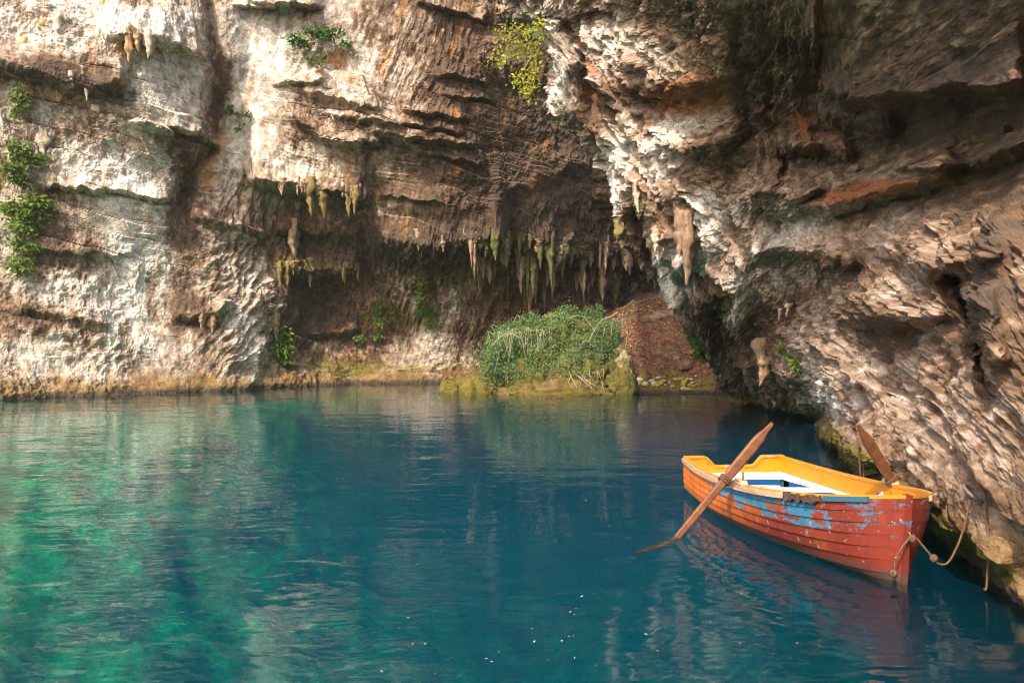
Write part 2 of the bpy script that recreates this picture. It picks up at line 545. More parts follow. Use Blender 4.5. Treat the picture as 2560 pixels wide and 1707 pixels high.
col = blend(col, ORANGE, sstep(0.3, 0.8, oran + 0.35 * n2 + .2 * n3) * .8)
col = blend(col, BROWN * 1.15, sstep(0.12, 0.38, drip + 0.3 * n2) * 0.8)
col = blend(col, ORANGE * .8, sstep(0.2, 0.45, fbm(lean * 1.1 + 30, Y, Z * .15, 4, .6) + .2 * n3) * .6)
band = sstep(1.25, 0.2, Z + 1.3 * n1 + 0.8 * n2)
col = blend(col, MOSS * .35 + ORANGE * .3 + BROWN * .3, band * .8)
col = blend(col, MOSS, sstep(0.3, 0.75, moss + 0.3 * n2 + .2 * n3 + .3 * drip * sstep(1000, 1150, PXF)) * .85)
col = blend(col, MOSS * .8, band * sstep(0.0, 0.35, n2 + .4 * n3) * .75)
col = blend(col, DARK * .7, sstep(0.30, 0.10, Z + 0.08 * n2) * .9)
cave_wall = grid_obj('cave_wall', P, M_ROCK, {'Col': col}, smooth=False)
tag(cave_wall, 'tall pale and brown limestone wall rising from the far side of the lake', 'rock wall', kind='structure')
PF = P


QX, QY = CX + F * PF[..., 0] / PF[..., 1], CY - F * (PF[..., 2] - HC) / PF[..., 1]


def far_at(px, py):
    """the rock surface seen at that photo pixel"""
    return Vector(PF.reshape(-1, 3)[int(np.argmin((QX - px) ** 2 + (QY - py) ** 2 + PF[..., 1] * 2.0))])


# ------------------------------------------------------------------ overhanging rock and cave roof on the right
LIPY = [-420, -300, 0, 34, 46, 84, 126, 184, 264, 291, 329, 387, 452, 509, 547, 566, 597, 611, 638, 645, 691, 730, 768, 802, 844, 867, 913, 951, 982, 1005, 1030]
LIPX = [1250, 1262, 1290, 1300, 1338, 1365, 1399, 1407, 1415, 1449, 1487, 1533, 1564, 1591, 1587, 1606, 1640, 1636, 1650, 1678, 1700, 1726, 1738, 1745, 1772, 1806, 1830, 1848, 1880, 1895, 1900]
RGT = tps([
    (1290, 0, 23), (1360, 84, 22.8), (1410, 200, 22.5), (1487, 329, 22.3), (1564, 452, 22.3), (1606, 566, 22.6), (1680, 691, 24), (1717, 802, 26), (1805, 913, 28.5), (1895, 1005, 30), (2010, 1040, 26.5), (2070, 1048, 24.6),
    (2090, 1060, 18.5), (2150, 1130, 16.0), (2200, 1185, 14.0), (2300, 1265, 11.3), (2400, 1338, 9.6), (2560, 1468, 7.6), (2750, 1650, 6.0), (2900, 1800, 5.2),
    (2100, 980, 17.0), (2160, 1050, 14.3), (2300, 1130, 10.4), (2435, 1230, 8.15), (2560, 1300, 7.1), (2300, 1000, 10.8), (2560, 1000, 7.0), (2800, 1300, 5.6),
    (1900, 900, 25.5), (1990, 940, 22.5), (2040, 860, 19.0), (2300, 800, 11.3), (2100, 780, 16.5), (1980, 760, 20.0), (1830, 760, 23.5), (1760, 640, 21.5), (2560, 750, 7.4),
    (1960, 600, 18.0), (2050, 620, 15.8), (2300, 600, 11.7), (2560, 560, 8.0), (1650, 330, 20.4), (1560, 150, 20.8), (1500, 0, 21.0), (1740, 470, 20.0), (1870, 640, 19.6),
    (1900, 420, 17.5), (2150, 420, 14.0), (2400, 400, 10.5), (2560, 330, 9.0), (1790, 300, 17.8), (2000, 220, 14.0), (2300, 200, 10.5), (2560, 150, 8.4),
    (1700, 100, 17.2), (1750, 0, 14.8), (2000, 0, 11.0), (2300, 0, 9.0), (2560, 0, 7.6), (2800, 500, 6.6), (2800, 0, 6.6), (2800, 900, 6.0),
    (1300, -300, 19.0), (1600, -300, 13.5), (2000, -300, 8.3), (2400, -300, 6.6), (2800, -300, 5.4), (1300, -420, 18.5), (2000, -420, 7.3), (2800, -420, 4.9)])
RR, RC, RWR = 720, 800, 34
tR = np.linspace(0, 1, RR)[:, None]
q = np.linspace(0, 1, RC)[None, :] ** 1.1
pbot = 1895 + q * (2960 - 1895)
BOT = np.interp(pbot, [1895, 1950, 2010, 2076, 2092, 2140, 2200, 2300, 2400, 2560, 2750, 2960], [1010, 1026, 1042, 1056, 1100, 1147, 1190, 1272, 1344, 1478, 1655, 1850]) + 14
PYR = -75 + tR * (BOT + 75)
lipx = np.interp(PYR, LIPY, LIPX) - 2
PXR = lipx + q * (2960 - lipx)
wobr = perlin(PXR / 40, PYR / 60, 13.3) * 10 + perlin(PXR / 13, PYR / 30, 18.3) * 4
DR = RGT(PXR, PYR)
DR0 = DR + 0
RL = [
    ([(1900, 470), (1960, 492), (2100, 512), (2230, 470), (2370, 428)], 0.9, 60, 55),
    ([(1940, 465), (2010, 490), (2060, 470)], 0.6, 40, 18),
    ([(1960, 365), (2060, 360), (2110, 372)], 0.8, 40, 40), ([(2060, 280), (2140, 290), (2220, 320)], 0.7, 70, 50),
    ([(2040, 60), (2060, 200), (2110, 230), (2260, 215), (2560, 190)], 0.7, 120, 60),
    ([(1690, 330), (1760, 345), (1860, 330)], 0.5, 40, 60), ([(1660, 180), (1750, 190), (1860, 180)], 0.4, 50, 60),
    ([(1940, 600), (2050, 605), (2180, 640)], 0.6, 50, 40), ([(2150, 800), (2250, 805), (2370, 780)], 0.6, 50, 60),
    ([(2340, 660), (2420, 680), (2560, 640)], 0.5, 70, 50), ([(2240, 780), (2300, 800), (2400, 790)], 0.4, 60, 50),
    ([(2040, 905), (2120, 930), (2200, 960)], 0.5, 70, 40), ([(2120, 1080), (2200, 1120), (2260, 1150)], 0.9, 90, 50), ([(2260, 1150), (2360, 1240), (2440, 1300), (2560, 1400)], 0.35, 70, 40),
    ([(1800, 690), (1850, 700), (1900, 740)], 0.8, 40, 70),
    ([(2440, 400), (2520, 380), (2600, 350)], 0.5, 60, 40), ([(2280, 410), (2340, 415), (2390, 405)], 0.5, 35, 24),
]
DR = DR - sum(ledge(PXR, PYR, p, a * 1.4, u, b, fade=50, wob=wobr) for p, a, u, b in RL)
for (x0, y0, x1, y1, wd, dp) in [(1470, 60, 1620, 420, 26, .7), (1500, 200, 1580, 500, 20, .8), (1650, 520, 1760, 860, 22, .9), (1790, 640, 1880, 820, 26, 1.2), (1860, 30, 1880, 560, 26, .5), (1930, 210, 1990, 560, 22, .5),
                                 (2470, 720, 2545, 990, 22, .9), (2225, 850, 2350, 1010, 40, .5), (2020, 640, 2050, 740, 16, .5), (2085, 640, 2110, 730, 16, .4), (1900, 850, 1935, 980, 14, .7), (2000, 880, 2030, 1000, 14, .8), (2500, 650, 2545, 720, 22, .6), (2050, 120, 2055, 400, 30, .5)]:
    tt = np.clip(((PXR - x0) * (x1 - x0) + (PYR - y0) * (y1 - y0)) / ((x1 - x0) ** 2 + (y1 - y0) ** 2), 0, 1)
    dist = np.hypot(PXR + wobr - (x0 + tt * (x1 - x0)), PYR - (y0 + tt * (y1 - y0)))
    DR = DR + dp * np.exp(-(dist / wd) ** 2)
for (x0, y0, x1, y1, wd, dp) in [(1480, 170, 1600, 540, 18, .6), (1560, 300, 1810, 680, 22, .7), (1700, 560, 1725, 700, 18, .7), (1420, 60, 1470, 330, 20, .5), (1560, 180, 1740, 470, 16, .4), (1880, 380, 1930, 600, 20, .5), (2370, 640, 2450, 900, 26, .4), (1740, 700, 1830, 900, 20, .6),
                                 (1850, 760, 1960, 980, 18, .6), (2100, 980, 2100, 1080, 20, .4), (2540, 700, 2560, 900, 40, .6)]:
    tt = np.clip(((PXR - x0) * (x1 - x0) + (PYR - y0) * (y1 - y0)) / ((x1 - x0) ** 2 + (y1 - y0) ** 2), 0, 1)
    dist = np.hypot(PXR + wobr - (x0 + tt * (x1 - x0)), PYR - (y0 + tt * (y1 - y0)))
    DR = DR - dp * np.exp(-(dist / wd) ** 2)
edge = np.clip(1 - (PXR - lipx) / 60.0, 0, 1)
DR = DR + 1.2 * (1 - np.sqrt(np.clip(1 - edge ** 2, 0, 1)))
P = at(PXR, PYR, DR)
# the hidden back of the lip curls away from the eye
wr = []
for k in range(RWR, 0, -1):
    th = min(k / 12.0, 1.0) * math.radians(80)
    run = 0.28 * max(0, k - 12)
    rad = 0.9
    off = np.array([rad * (1 - math.cos(th)) + run * .55, rad * math.sin(th) + run * 1.0, 0.0])
    wr.append(P[:, :1] + off)
# and the wall runs on towards and past the eye, out of the frame on the right
REX = 90
ex = [P[:, -1:] + np.array([0.55 * (k * .06) ** 1.5, -0.16 * k, 0.0]) + np.array([0.25 * min(k, 8) / 8, 0, 0]) for k in range(1, REX + 1)]
P = np.concatenate(wr + [P] + ex, 1)
def ext(A): return np.concatenate([np.repeat(A[:, :1], RWR, 1), A, np.repeat(A[:, -1:], REX, 1)], 1)
PXa, PYa = ext(PXR), ext(PYR)
PXa[:, -REX:] += np.arange(1, REX + 1)[None] * 16
X, Y, Z = (P[..., i] for i in range(3))
wA = fbm(X * .45, Y * .45, Z * .45, 3)
roof = sstep(560, 330, PYa + (PXa - 1700) * -0.10) * sstep(1560, 1720, PXa - 0.35 * PYa)
near = sstep(1850, 2150, PXa)
lean = X * 0.8 + Y * 0.6 - 0.35 * Z + 0.4 * wA
fl = fbm(lean * 1.3, (Y - X) * 0.4, Z * 0.28, 4, 0.55, ridged=True)
fl2 = fbm(lean * 3.4 + 3, (Y - X) * .9, Z * 0.9, 4, 0.55, ridged=True)
big = fbm(X * .5, Y * .5, Z * .5, 3)
ky = lerp(0.9, 0.34, near)
Yk = Y * ky
ridg = fbm(X * 1.2 + wA, Yk * 1.3, Z * 1.2, 5, 0.55, ridged=True)
med = fbm(X * 3.0, Yk * 3.0, Z * 2.8, 4, 0.6)
fine = fbm(X * 9, Yk * 9, Z * 8, 4, 0.62)
knob = fbm(X * 2.0 + .4 * Z + 5, Yk * 2.4 - .6 * Z, Z * 1.5, 5, .58, ridged=True)
scal = np.abs(perlin(X * 1.9 + wA, Yk * 1.7, Z * 1.9)) * 1.6
rs_, rf_ = strata(Z + 0.05 * X + 0.25 * wA + 0.06 * med, X + 0.4 * Y, 15, 0.12, 0.45, 0.7, 2.5)
rmr = sstep(-.3, .35, fbm(X * .4 + 7, Y * .4, Z * .45, 2))
H = 0.32 * big + 0.08 * ridg + (0.05 + 0.14 * rmr) * med + (0.03 + 0.07 * rmr) * fine - 0.05 * (1 - scal)
ac = PXa * 0.83 - PYa * 0.56 + 14 * wA; al = PXa * 0.56 + PYa * 0.83
rib = fbm(ac / 34, al / 260, 0 * X + 2, 4, .55, ridged=True); rib2 = fbm(ac / 11, al / 110, 0 * X + 9, 3, .55, ridged=True)
m_rib = sstep(430, 160, PXa - np.interp(PYa, LIPY, LIPX)) * sstep(1040, 960, PYa)
H += m_rib * (0.50 * rib + 0.20 * rib2)
H += (1 - roof) * (0.36 * fl + 0.17 * fl2) * (1 - 0.8 * near)
ac2 = PXa * 0.78 - PYa * 0.62 + 26 * wA; al2 = PXa * 0.62 + PYa * 0.78
fold = fbm(ac2 / 95, al2 / 380, 0 * X + 21, 3, .5, ridged=True); fold2 = fbm(ac2 / 30, al2 / 120, 0 * X + 31, 4, .55, ridged=True)
H += near * (1 - roof) * (0.15 * knob + .06 * ridg + 0.38 * fold + 0.15 * fold2)
H += roof * (0.20 * (rs_ - .5) + 0.10 * rf_)
H *= lerp(1.15, 0.8, near) * np.clip(Y / 12.0, .5, 1)
N0 = normals(at(PXR, PYR, DR0), 14)
N0 = ext(N0)
P = P + N0 * H[..., None]
X, Y, Z = (P[..., i] for i in range(3))
Yk = Y * ky
n1 = fbm(X * .8, Yk * .9, Z * .7, 5, 0.6); n2 = fbm(X * 2.6 + 9, Yk * 2.6, Z * 2.0, 5, 0.62); n3 = fbm(X * 9, Yk * 9, Z * 7, 3, 0.6)
hst = fbm(X * 1.1, Yk * 1.0, Z * 6.0, 4, 0.6)
ribc = fbm(ac / 24, al / 300, 0 * X + 5, 4, .6)
WX, WY = n1 * 2, n2 * 2
pale = splat(PXa, PYa, [
    (1400, 60, 60, 120, 25, .6), (1480, 150, 50, 150, 28, .5), (1440, 210, 36, 60, 0, .6), (1580, 420, 40, 170, 16, .8), (1560, 140, 50, 140, 25, .5), (1700, 360, 45, 170, 36, .9), (1800, 560, 60, 150, 30, .9), (1880, 680, 50, 100, 25, .5),
    (2000, 540, 120, 60, 0, .45), (2150, 560, 160, 70, 0, .3), (2100, 820, 110, 160, 20, .22), (2220, 1000, 150, 120, 30, .2), (2400, 1050, 180, 170, 30, .18), (2110, 1020, 50, 70, 0, .45), (1710, 640, 26, 80, 0, .5), (1910, 925, 22, 60, 10, .5),
    (2000, 640, 90, 70, 0, .3), (2330, 760, 80, 90, 0, .2), (2420, 600, 90, 80, 0, .15), (1660, 110, 90, 60, 30, .25), (1780, 290, 80, 26, 0, .25), (2280, 90, 160, 60, 0, .1)], 20, WX, WY)
dark = splat(PXa, PYa, [  # dark stains; the roof splats also put its shade into the colour
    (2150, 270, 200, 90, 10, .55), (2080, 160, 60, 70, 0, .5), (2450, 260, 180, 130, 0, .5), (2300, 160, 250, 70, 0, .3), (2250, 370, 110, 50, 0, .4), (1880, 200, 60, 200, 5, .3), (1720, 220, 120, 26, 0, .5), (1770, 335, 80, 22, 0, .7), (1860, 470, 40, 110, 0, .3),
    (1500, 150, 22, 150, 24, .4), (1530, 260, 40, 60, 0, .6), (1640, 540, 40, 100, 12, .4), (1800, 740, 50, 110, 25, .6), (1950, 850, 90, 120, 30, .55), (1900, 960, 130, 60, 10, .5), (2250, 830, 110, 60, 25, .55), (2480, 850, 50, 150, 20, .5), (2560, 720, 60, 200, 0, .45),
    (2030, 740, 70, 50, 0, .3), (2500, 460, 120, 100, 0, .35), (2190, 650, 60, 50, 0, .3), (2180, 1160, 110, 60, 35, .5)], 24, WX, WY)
rust = splat(PXa, PYa, [(1760, 230, 110, 60, 0, .9), (1700, 60, 130, 60, 0, .35), (1800, 120, 90, 60, 0, .4), (2180, 480, 150, 26, -12, 1.1), (2060, 330, 90, 60, 20, .45), (1540, 190, 30, 90, 20, .7), (1650, 430, 34, 110, 10, .6), (1990, 300, 50, 60, 0, .4), (2050, 190, 40, 40, 0, .7),
                        (2080, 640, 120, 40, 10, .5), (2130, 880, 80, 60, 30, .4), (1720, 560, 30, 50, 0, .5), (1960, 700, 60, 60, 30, .4), (2330, 860, 100, 60, 30, .3), (2350, 470, 90, 30, -10, .3)], 16, WX, WY)
moss = splat(PXa, PYa, [(1602, 540, 16, 24, 10, 1.5), (1840, 690, 24, 40, 0, .9), (1760, 830, 40, 30, 0, .9), (1880, 980, 90, 40, 15, .8), (1780, 400, 60, 30, 0, .3), (2440, 400, 40, 110, 10, .45), (2110, 1090, 40, 46, 0, .9), (2200, 1140, 80, 50, 30, .8), (2300, 1220, 110, 40, 38, .9), (2430, 1330, 110, 40, 38, .9), (2540, 1420, 80, 40, 38, .9),
                        (1780, 370, 90, 20, 0, .3), (1940, 620, 30, 60, 30, .3), (2350, 330, 60, 40, 0, .3), (1860, 780, 16, 100, 0, .5)], 14, WX, WY)
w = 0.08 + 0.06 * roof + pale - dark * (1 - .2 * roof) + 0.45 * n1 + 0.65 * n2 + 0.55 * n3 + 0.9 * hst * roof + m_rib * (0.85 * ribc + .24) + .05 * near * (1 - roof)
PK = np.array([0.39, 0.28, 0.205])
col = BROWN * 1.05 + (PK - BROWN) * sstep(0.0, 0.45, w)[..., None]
col = blend(col, PALE, sstep(0.40, 0.85, w))
col = blend(col, WHITE, sstep(0.95, 1.4, w) * .8)
col = blend(col, DARK, sstep(0.10, -0.35, w) * 0.8)
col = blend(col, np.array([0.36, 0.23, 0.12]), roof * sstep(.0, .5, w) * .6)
spk = fbm(X * 6 + 40, Yk * 6, Z * 5, 4, .65)
col = blend(col, BROWN, sstep(.16, .34, spk + .15 * n1) * .75)
col = blend(col, RUST, sstep(0.3, 0.85, rust + 0.4 * n2 + .3 * hst * roof + .2 * n3) * .8)
lim = 1 - sstep(0.12, 0.9, Z + 0.5 * n1 + 0.3 * n2)
col = blend(col, np.array([0.40, 0.25, 0.09]), lim * .55)
col = blend(col, MOSS, sstep(0.3, 0.8, moss + 0.45 * n2 + .3 * n3) * .85)
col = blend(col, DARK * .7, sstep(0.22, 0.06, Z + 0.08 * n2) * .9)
capk = np.arange(26, 0, -1)[:, None, None]
capP = P[:1] + np.concatenate([0 * capk, 0.42 * capk, 0.36 * capk], -1) + np.concatenate([0 * capk, 0 * capk, .35 * np.minimum(capk, 2)], -1)
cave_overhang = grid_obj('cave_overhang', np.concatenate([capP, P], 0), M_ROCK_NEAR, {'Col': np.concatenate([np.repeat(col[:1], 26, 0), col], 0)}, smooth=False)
tag(cave_overhang, 'rugged overhanging cave roof and wall beside the moored boat', 'rock overhang', kind='structure')
PR = P


SX, SY = CX + F * PR[..., 0] / PR[..., 1], CY - F * (PR[..., 2] - HC) / PR[..., 1]


def right_at(px, py):
    return Vector(PR.reshape(-1, 3)[int(np.argmin((SX - px) ** 2 + (SY - py) ** 2 + PR[..., 1] * 8.0))])


# ------------------------------------------------------------------ the rest of the sinkhole, behind and beside the eye
def shell(name, plan, z0, z1, lean, seed, label):
    pts = catmull([(x, y, 0) for x, y in plan], 14)
    A = np.array([(p.x, p.y) for p in pts])
    tg = np.gradient(A, axis=0); tg /= np.linalg.norm(tg, axis=1, keepdims=True)
    nrm = np.stack([tg[:, 1], -tg[:, 0]], 1)
    nz = 60
    zz = np.linspace(0, 1, nz)[:, None]
    Pq = np.zeros((nz, len(A), 3))
    Pq[..., 0] = A[None, :, 0] + nrm[None, :, 0] * lean * zz ** 1.5
    Pq[..., 1] = A[None, :, 1] + nrm[None, :, 1] * lean * zz ** 1.5
    Pq[..., 2] = z0 + (z1 - z0) * zz
    X, Y, Z = (Pq[..., i] for i in range(3))
    h = 0.9 * fbm(X * .3 + seed, Y * .3, Z * .3, 4) + .5 * fbm(X * .8, Y * .8, Z * .6 + seed, 3, ridged=True)
    Pq[..., 0] += nrm[None, :, 0] * h; Pq[..., 1] += nrm[None, :, 1] * h
    w = .45 + .6 * fbm(X * .5, Y * .5, Z * .3, 4)
    c = BROWN + (PALE - BROWN) * sstep(0, 1, w)[..., None]
    o = grid_obj(name, Pq, M_ROCK, {'Col': c})
    return tag(o, label, 'rock wall', kind='structure')


shell('cave_wall', [(-25.5, 31), (-30, 24), (-31, 10), (-26, -4), (-16, -14), (-3, -18), (8, -16), (14, -9)], -4, 6, 1.0, 3.0, 'limestone wall closing the sinkhole behind the viewing place')
shell('cave_wall', [(14, -9), (15, -2), (14, 4), (12.5, 6.5), (11.5, 9)], -4, 9, 3.0, 8.0, 'dim limestone wall at the back of the cave roof')

# cave roof continuing over the right hand side behind the frame
gx, gy = np.meshgrid(np.linspace(0, 1, 80), np.linspace(0, 1, 80))
edge_x = 6.0 + 1.2 * np.sin(gy * 3.1)
Xc = edge_x + gx * (15.5 - edge_x); Yc = 2.5 - gy * 18
Zc = 7.0 + 1.2 * (1 - gx) ** 2 + 0.6 * fbm(Xc * .35, Yc * .35, 0 * Xc, 4) - 2.2 * gx ** 3
w = .35 + .6 * fbm(Xc * .6, Yc * .6, Zc, 4)
roof_o = grid_obj('cave_roof', np.stack([Xc, Yc, Zc], -1), M_ROCK_NEAR, {'Col': BROWN + (PALE - BROWN) * sstep(0, 1, w)[..., None]})
tag(roof_o, 'dark rock roof of the cave over the near water', 'cave roof', kind='structure')

# ------------------------------------------------------------------ lake bed and water
bx, by = np.meshgrid(np.linspace(-34, 22, 300), np.linspace(-22, 56, 380))
dw = np.interp(CX + F * bx / np.maximum(by, 8), [-330, 0, 383, 574, 803, 1100, 1300, 1600, 1960], [29.5, 32.2, 36, 38.2, 43, 45, 46.5, 48.5, 50])
shelf = np.exp(-np.maximum(dw - by, 0) / 7.0) * sstep(3, -9, bx)
left = sstep(3.0, -12.0, bx + 0.16 * (by - 10)) * sstep(-4, 10, by)
zb = -7.0 + 5.0 * shelf + 4.6 * left
rk = fbm(bx * .33, by * .33, 0 * bx, 5, .55, ridged=True) + .5 * fbm(bx * 1.3, by * 1.3, 0 * bx, 3, .55, ridged=True)
zb = zb + 0.9 * rk * (0.4 + left) + .55 * fbm(bx * .8, by * .8, 0 * bx + 3, 5, .6)
zb = np.where(zb > -1.6, -1.6 + .9 * np.tanh((zb + 1.6) / .9), zb)
nb = fbm(bx * .5, by * .5, zb, 4)
cb = np.array([.03, .15, .05]) + (np.array([.26, .50, .18]) - np.array([.03, .15, .05])) * sstep(-.35, .4, nb + .5 * rk - .2)[..., None]
bed = grid_obj('lake_bed', np.stack([bx, by, zb], -1), M_ROCK, {'Col': cb}, flip=True)
tag(bed, 'submerged rocky lake bed showing green through the clear water', 'lake bed', kind='structure')


def water_material():
    t = NT('lake_water')
    o = t.coord('Object')
    def wave(scale, stretch, detail, dist):
        mp = t.n('Mapping'); mp.inputs['Scale'].default_value = stretch
        mp.inputs['Rotation'].default_value = (0, 0, math.radians(dist))
        t.l(o, mp.inputs['Vector'])
        return t.noise(mp.outputs[0], scale, detail, 0.5, 0.4)
    h = t.math('ADD', t.math('MULTIPLY', wave(0.9, (0.45, 1, 1), 3, 8), 0.9), t.math('MULTIPLY', wave(3.2, (0.5, 1, 1), 2, -6), 0.26))
    calm = t.ramp(wave(0.10, (1, 1, 1), 2, 30), 0.35, 0.65, (0.35, 0.35, 0.35, 1), (1, 1, 1, 1))
    h = t.math('MULTIPLY', h, calm)
    nrm = t.bump(h, 0.10, 0.55)
    fr = t.n('Fresnel', IOR=1.333)
    t.l(nrm, fr.inputs['Normal'])
    gl = t.n('BsdfGlossy', Roughness=0.03)
    gl.inputs['Color'].default_value = (.92, .92, .92, 1)
    t.l(nrm, gl.inputs['Normal'])
    tr = t.n('BsdfTransparent')
    tr.inputs['Color'].default_value = (1, 1, 1, 1)
    m = t.n('MixShader')
    t.l(fr.outputs[0], m.inputs[0]); t.l(tr.outputs[0], m.inputs[1]); t.l(gl.outputs[0], m.inputs[2])
    t.l(m.outputs[0], t.out.inputs['Surface'])
    ab = t.n('VolumeAbsorption', Density=WATER_ABS)
    ab.inputs['Color'].default_value = (0.0, 0.825, 0.862, 1)
    scv = t.n('VolumeScatter', Density=WATER_SCAT, Anisotropy=0.0)
    scv.inputs['Color'].default_value = (0.0, 0.55, 0.95, 1)
    ad = t.n('AddShader')
    t.l(ab.outputs[0], ad.inputs[0]); t.l(scv.outputs[0], ad.inputs[1])
    t.l(ad.outputs[0], t.out.inputs['Volume'])
    return t.m


WATER_ABS, WATER_SCAT = 0.50, 0.034
wm = MB()
x0, x1, y0, y1 = -33.5, 21.5, -21.5, 55.5
wm.v = [(x0, y0, 0), (x1, y0, 0), (x1, y1, 0), (x0, y1, 0), (x0, y0, -9), (x1, y0, -9), (x1, y1, -9), (x0, y1, -9)]
wm.f = [(0, 1, 2, 3), (7, 6, 5, 4), (0, 4, 5, 1), (1, 5, 6, 2), (2, 6, 7, 3), (3, 7, 4, 0)]
water = wm.build('lake_water', water_material(), None, False)
tag(water, 'deep teal blue lake water with gentle ripples', 'water', kind='structure')

# ------------------------------------------------------------------ earth bank, boulders and stones at the far shore
gx, gy = np.meshgrid(np.linspace(-4.5, 16, 260), np.linspace(33.6, 51, 220))
nA = fbm(gx * .45, gy * .45, 0 * gx, 4)
sd = np.minimum(gy - (35.3 + 0.5 * nA + 0.9 * sstep(3, -3, gx)), (gx + 3.6 + .6 * nA) * 1.1)
rise = np.maximum(sd - 0.9, 0)
zz = -0.7 + 1.05 * sstep(-0.4, 0.9, sd) + 7.4 * (1 - np.exp(-rise / 8.5)) * sstep(1.2, 5.5, gx) * (1 - .42 * np.clip((gx - 10.5) / 5.5, -1, 1) ** 2) + 0.25 * rise * sstep(4.5, 1.2, gx) * .6
zz += (0.75 * fbm(gx * .55 + 2, gy * .28, 0 * gx, 3) + 0.20 * fbm(gx * 1.5 + 3, gy * .8, 0 * gx, 5, .62) + 0.10 * fbm(gx * 3.5, gy * 1.8, 0 * gx + 5, 4, .65)) * sstep(0, 1.2, sd)
nB = fbm(gx * 1.6, gy * .7, zz * .8, 5, .65)
SOIL = np.array([0.13, 0.055, 0.03])
cb = blend(SOIL + 0 * zz[..., None], np.array([.25, .12, .06]), sstep(0, .45, nB + .3 * nA))
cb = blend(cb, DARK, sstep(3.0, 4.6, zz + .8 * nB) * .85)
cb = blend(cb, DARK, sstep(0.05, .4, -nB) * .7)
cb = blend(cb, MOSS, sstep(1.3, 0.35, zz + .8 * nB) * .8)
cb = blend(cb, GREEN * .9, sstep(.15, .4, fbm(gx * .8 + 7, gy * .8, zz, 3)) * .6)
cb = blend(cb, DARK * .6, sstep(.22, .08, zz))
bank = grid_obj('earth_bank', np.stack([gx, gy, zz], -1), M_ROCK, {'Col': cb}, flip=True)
tag(bank, 'sloping red brown earth bank strewn with dead leaves at the back of the cave', 'bank', kind='structure')
BZ = zz; BXs = gx[0]; BYs = gy[:, 0]


def bank_z(x, y):
    i = int(np.argmin(np.abs(BYs - y))); j = int(np.argmin(np.abs(BXs - x)))
    return float(BZ[i, j])


def boulder(name, c, r, seed, cols, rough=1.0, res=(70, 110), mat=None):
    th, ph = np.meshgrid(np.linspace(0.02, math.pi * .62, res[0]), np.linspace(0, 2 * math.pi, res[1]), indexing='ij')
    dx, dy, dz = np.sin(th) * np.cos(ph), np.sin(th) * np.sin(ph), np.cos(th)
    def pw(v, k): return np.sign(v) * np.abs(v) ** k
    x, y, z = pw(dx, .85) * r[0], pw(dy, .85) * r[1], pw(dz, .8) * r[2]
    s_ = 1 + rough * (0.22 * fbm(x * .6 + seed, y * .6, z * .6, 3) + .16 * fbm(x * 1.8, y * 1.8 + seed, z * 1.3, 4, .55, ridged=True) + .12 * fbm(x * 4, y * 4, z * 3.4 + seed, 4))
    Pq = np.stack([x * s_, y * s_, z * s_], -1)
    nn = fbm(x * 1.1 + seed, y * 1.1, z * .9, 5, .6)
    c_ = blend(np.array(cols[0]) + 0 * nn[..., None], np.array(cols[1]), sstep(-.15, .3, nn))
    c_ = blend(c_, np.array(cols[2]), sstep(.2, .5, fbm(x * 2.4, y * 2.4 + seed, z * 1.5, 4, .6)))
    o = grid_obj(name, Pq, mat or M_ROCK, {'Col': c_}, flip=False)
    o.location = c
    return o


b1 = boulder('boulder', (2.35, 37.2, 0.0), (3.1, 2.0, 3.4), 2.2, (MOSS * .8, GREEN * 1.2, (.33, .2, .08)))
tag(b1, 'large mossy boulder buried under grey green brambles on the shore', 'boulder')
b2 = boulder('boulder', (5.3, 36.3, 0.1), (0.65, 0.8, 2.1), 5.1, ((.36, .28, .15), MOSS * .9, BROWN))
tag(b2, 'upright pale lichened boulder at the edge of the leaf strewn bank', 'boulder')
b3 = boulder('boulder', (5.1, 35.7, -0.1), (0.9, 0.7, 1.1), 8.4, (GREEN * .8, MOSS * .8, DARK))
tag(b3, 'rounded dark green mossy boulder at the waterline below the brambles', 'boulder')
b4 = boulder('boulder', (2.4, 35.5, -0.25), (2.9, 0.9, 0.9), 3.7, (MOSS * .8, (.19, .12, .04), DARK), 1.5)
tag(b4, 'low long yellow mossy rock shelf touching the water below the brambles', 'boulder')
b5 = boulder('boulder', (-1.6, 36.8, -0.3), (1.3, 0.8, 0.9), 6.6, (MOSS * .9, (.2, .14, .04), BROWN), 1.4)
tag(b5, 'yellow mossy rock between the brambles and the far wall', 'boulder')
b6 = boulder('boulder', (-3.1, 36.4, -0.1), (0.45, 0.5, 0.62), 9.6, (MOSS * .9, (.2, .14, .04), BROWN), 1.4)
tag(b6, 'small round yellow mossy rock standing at the end of the rock shelf', 'boulder')

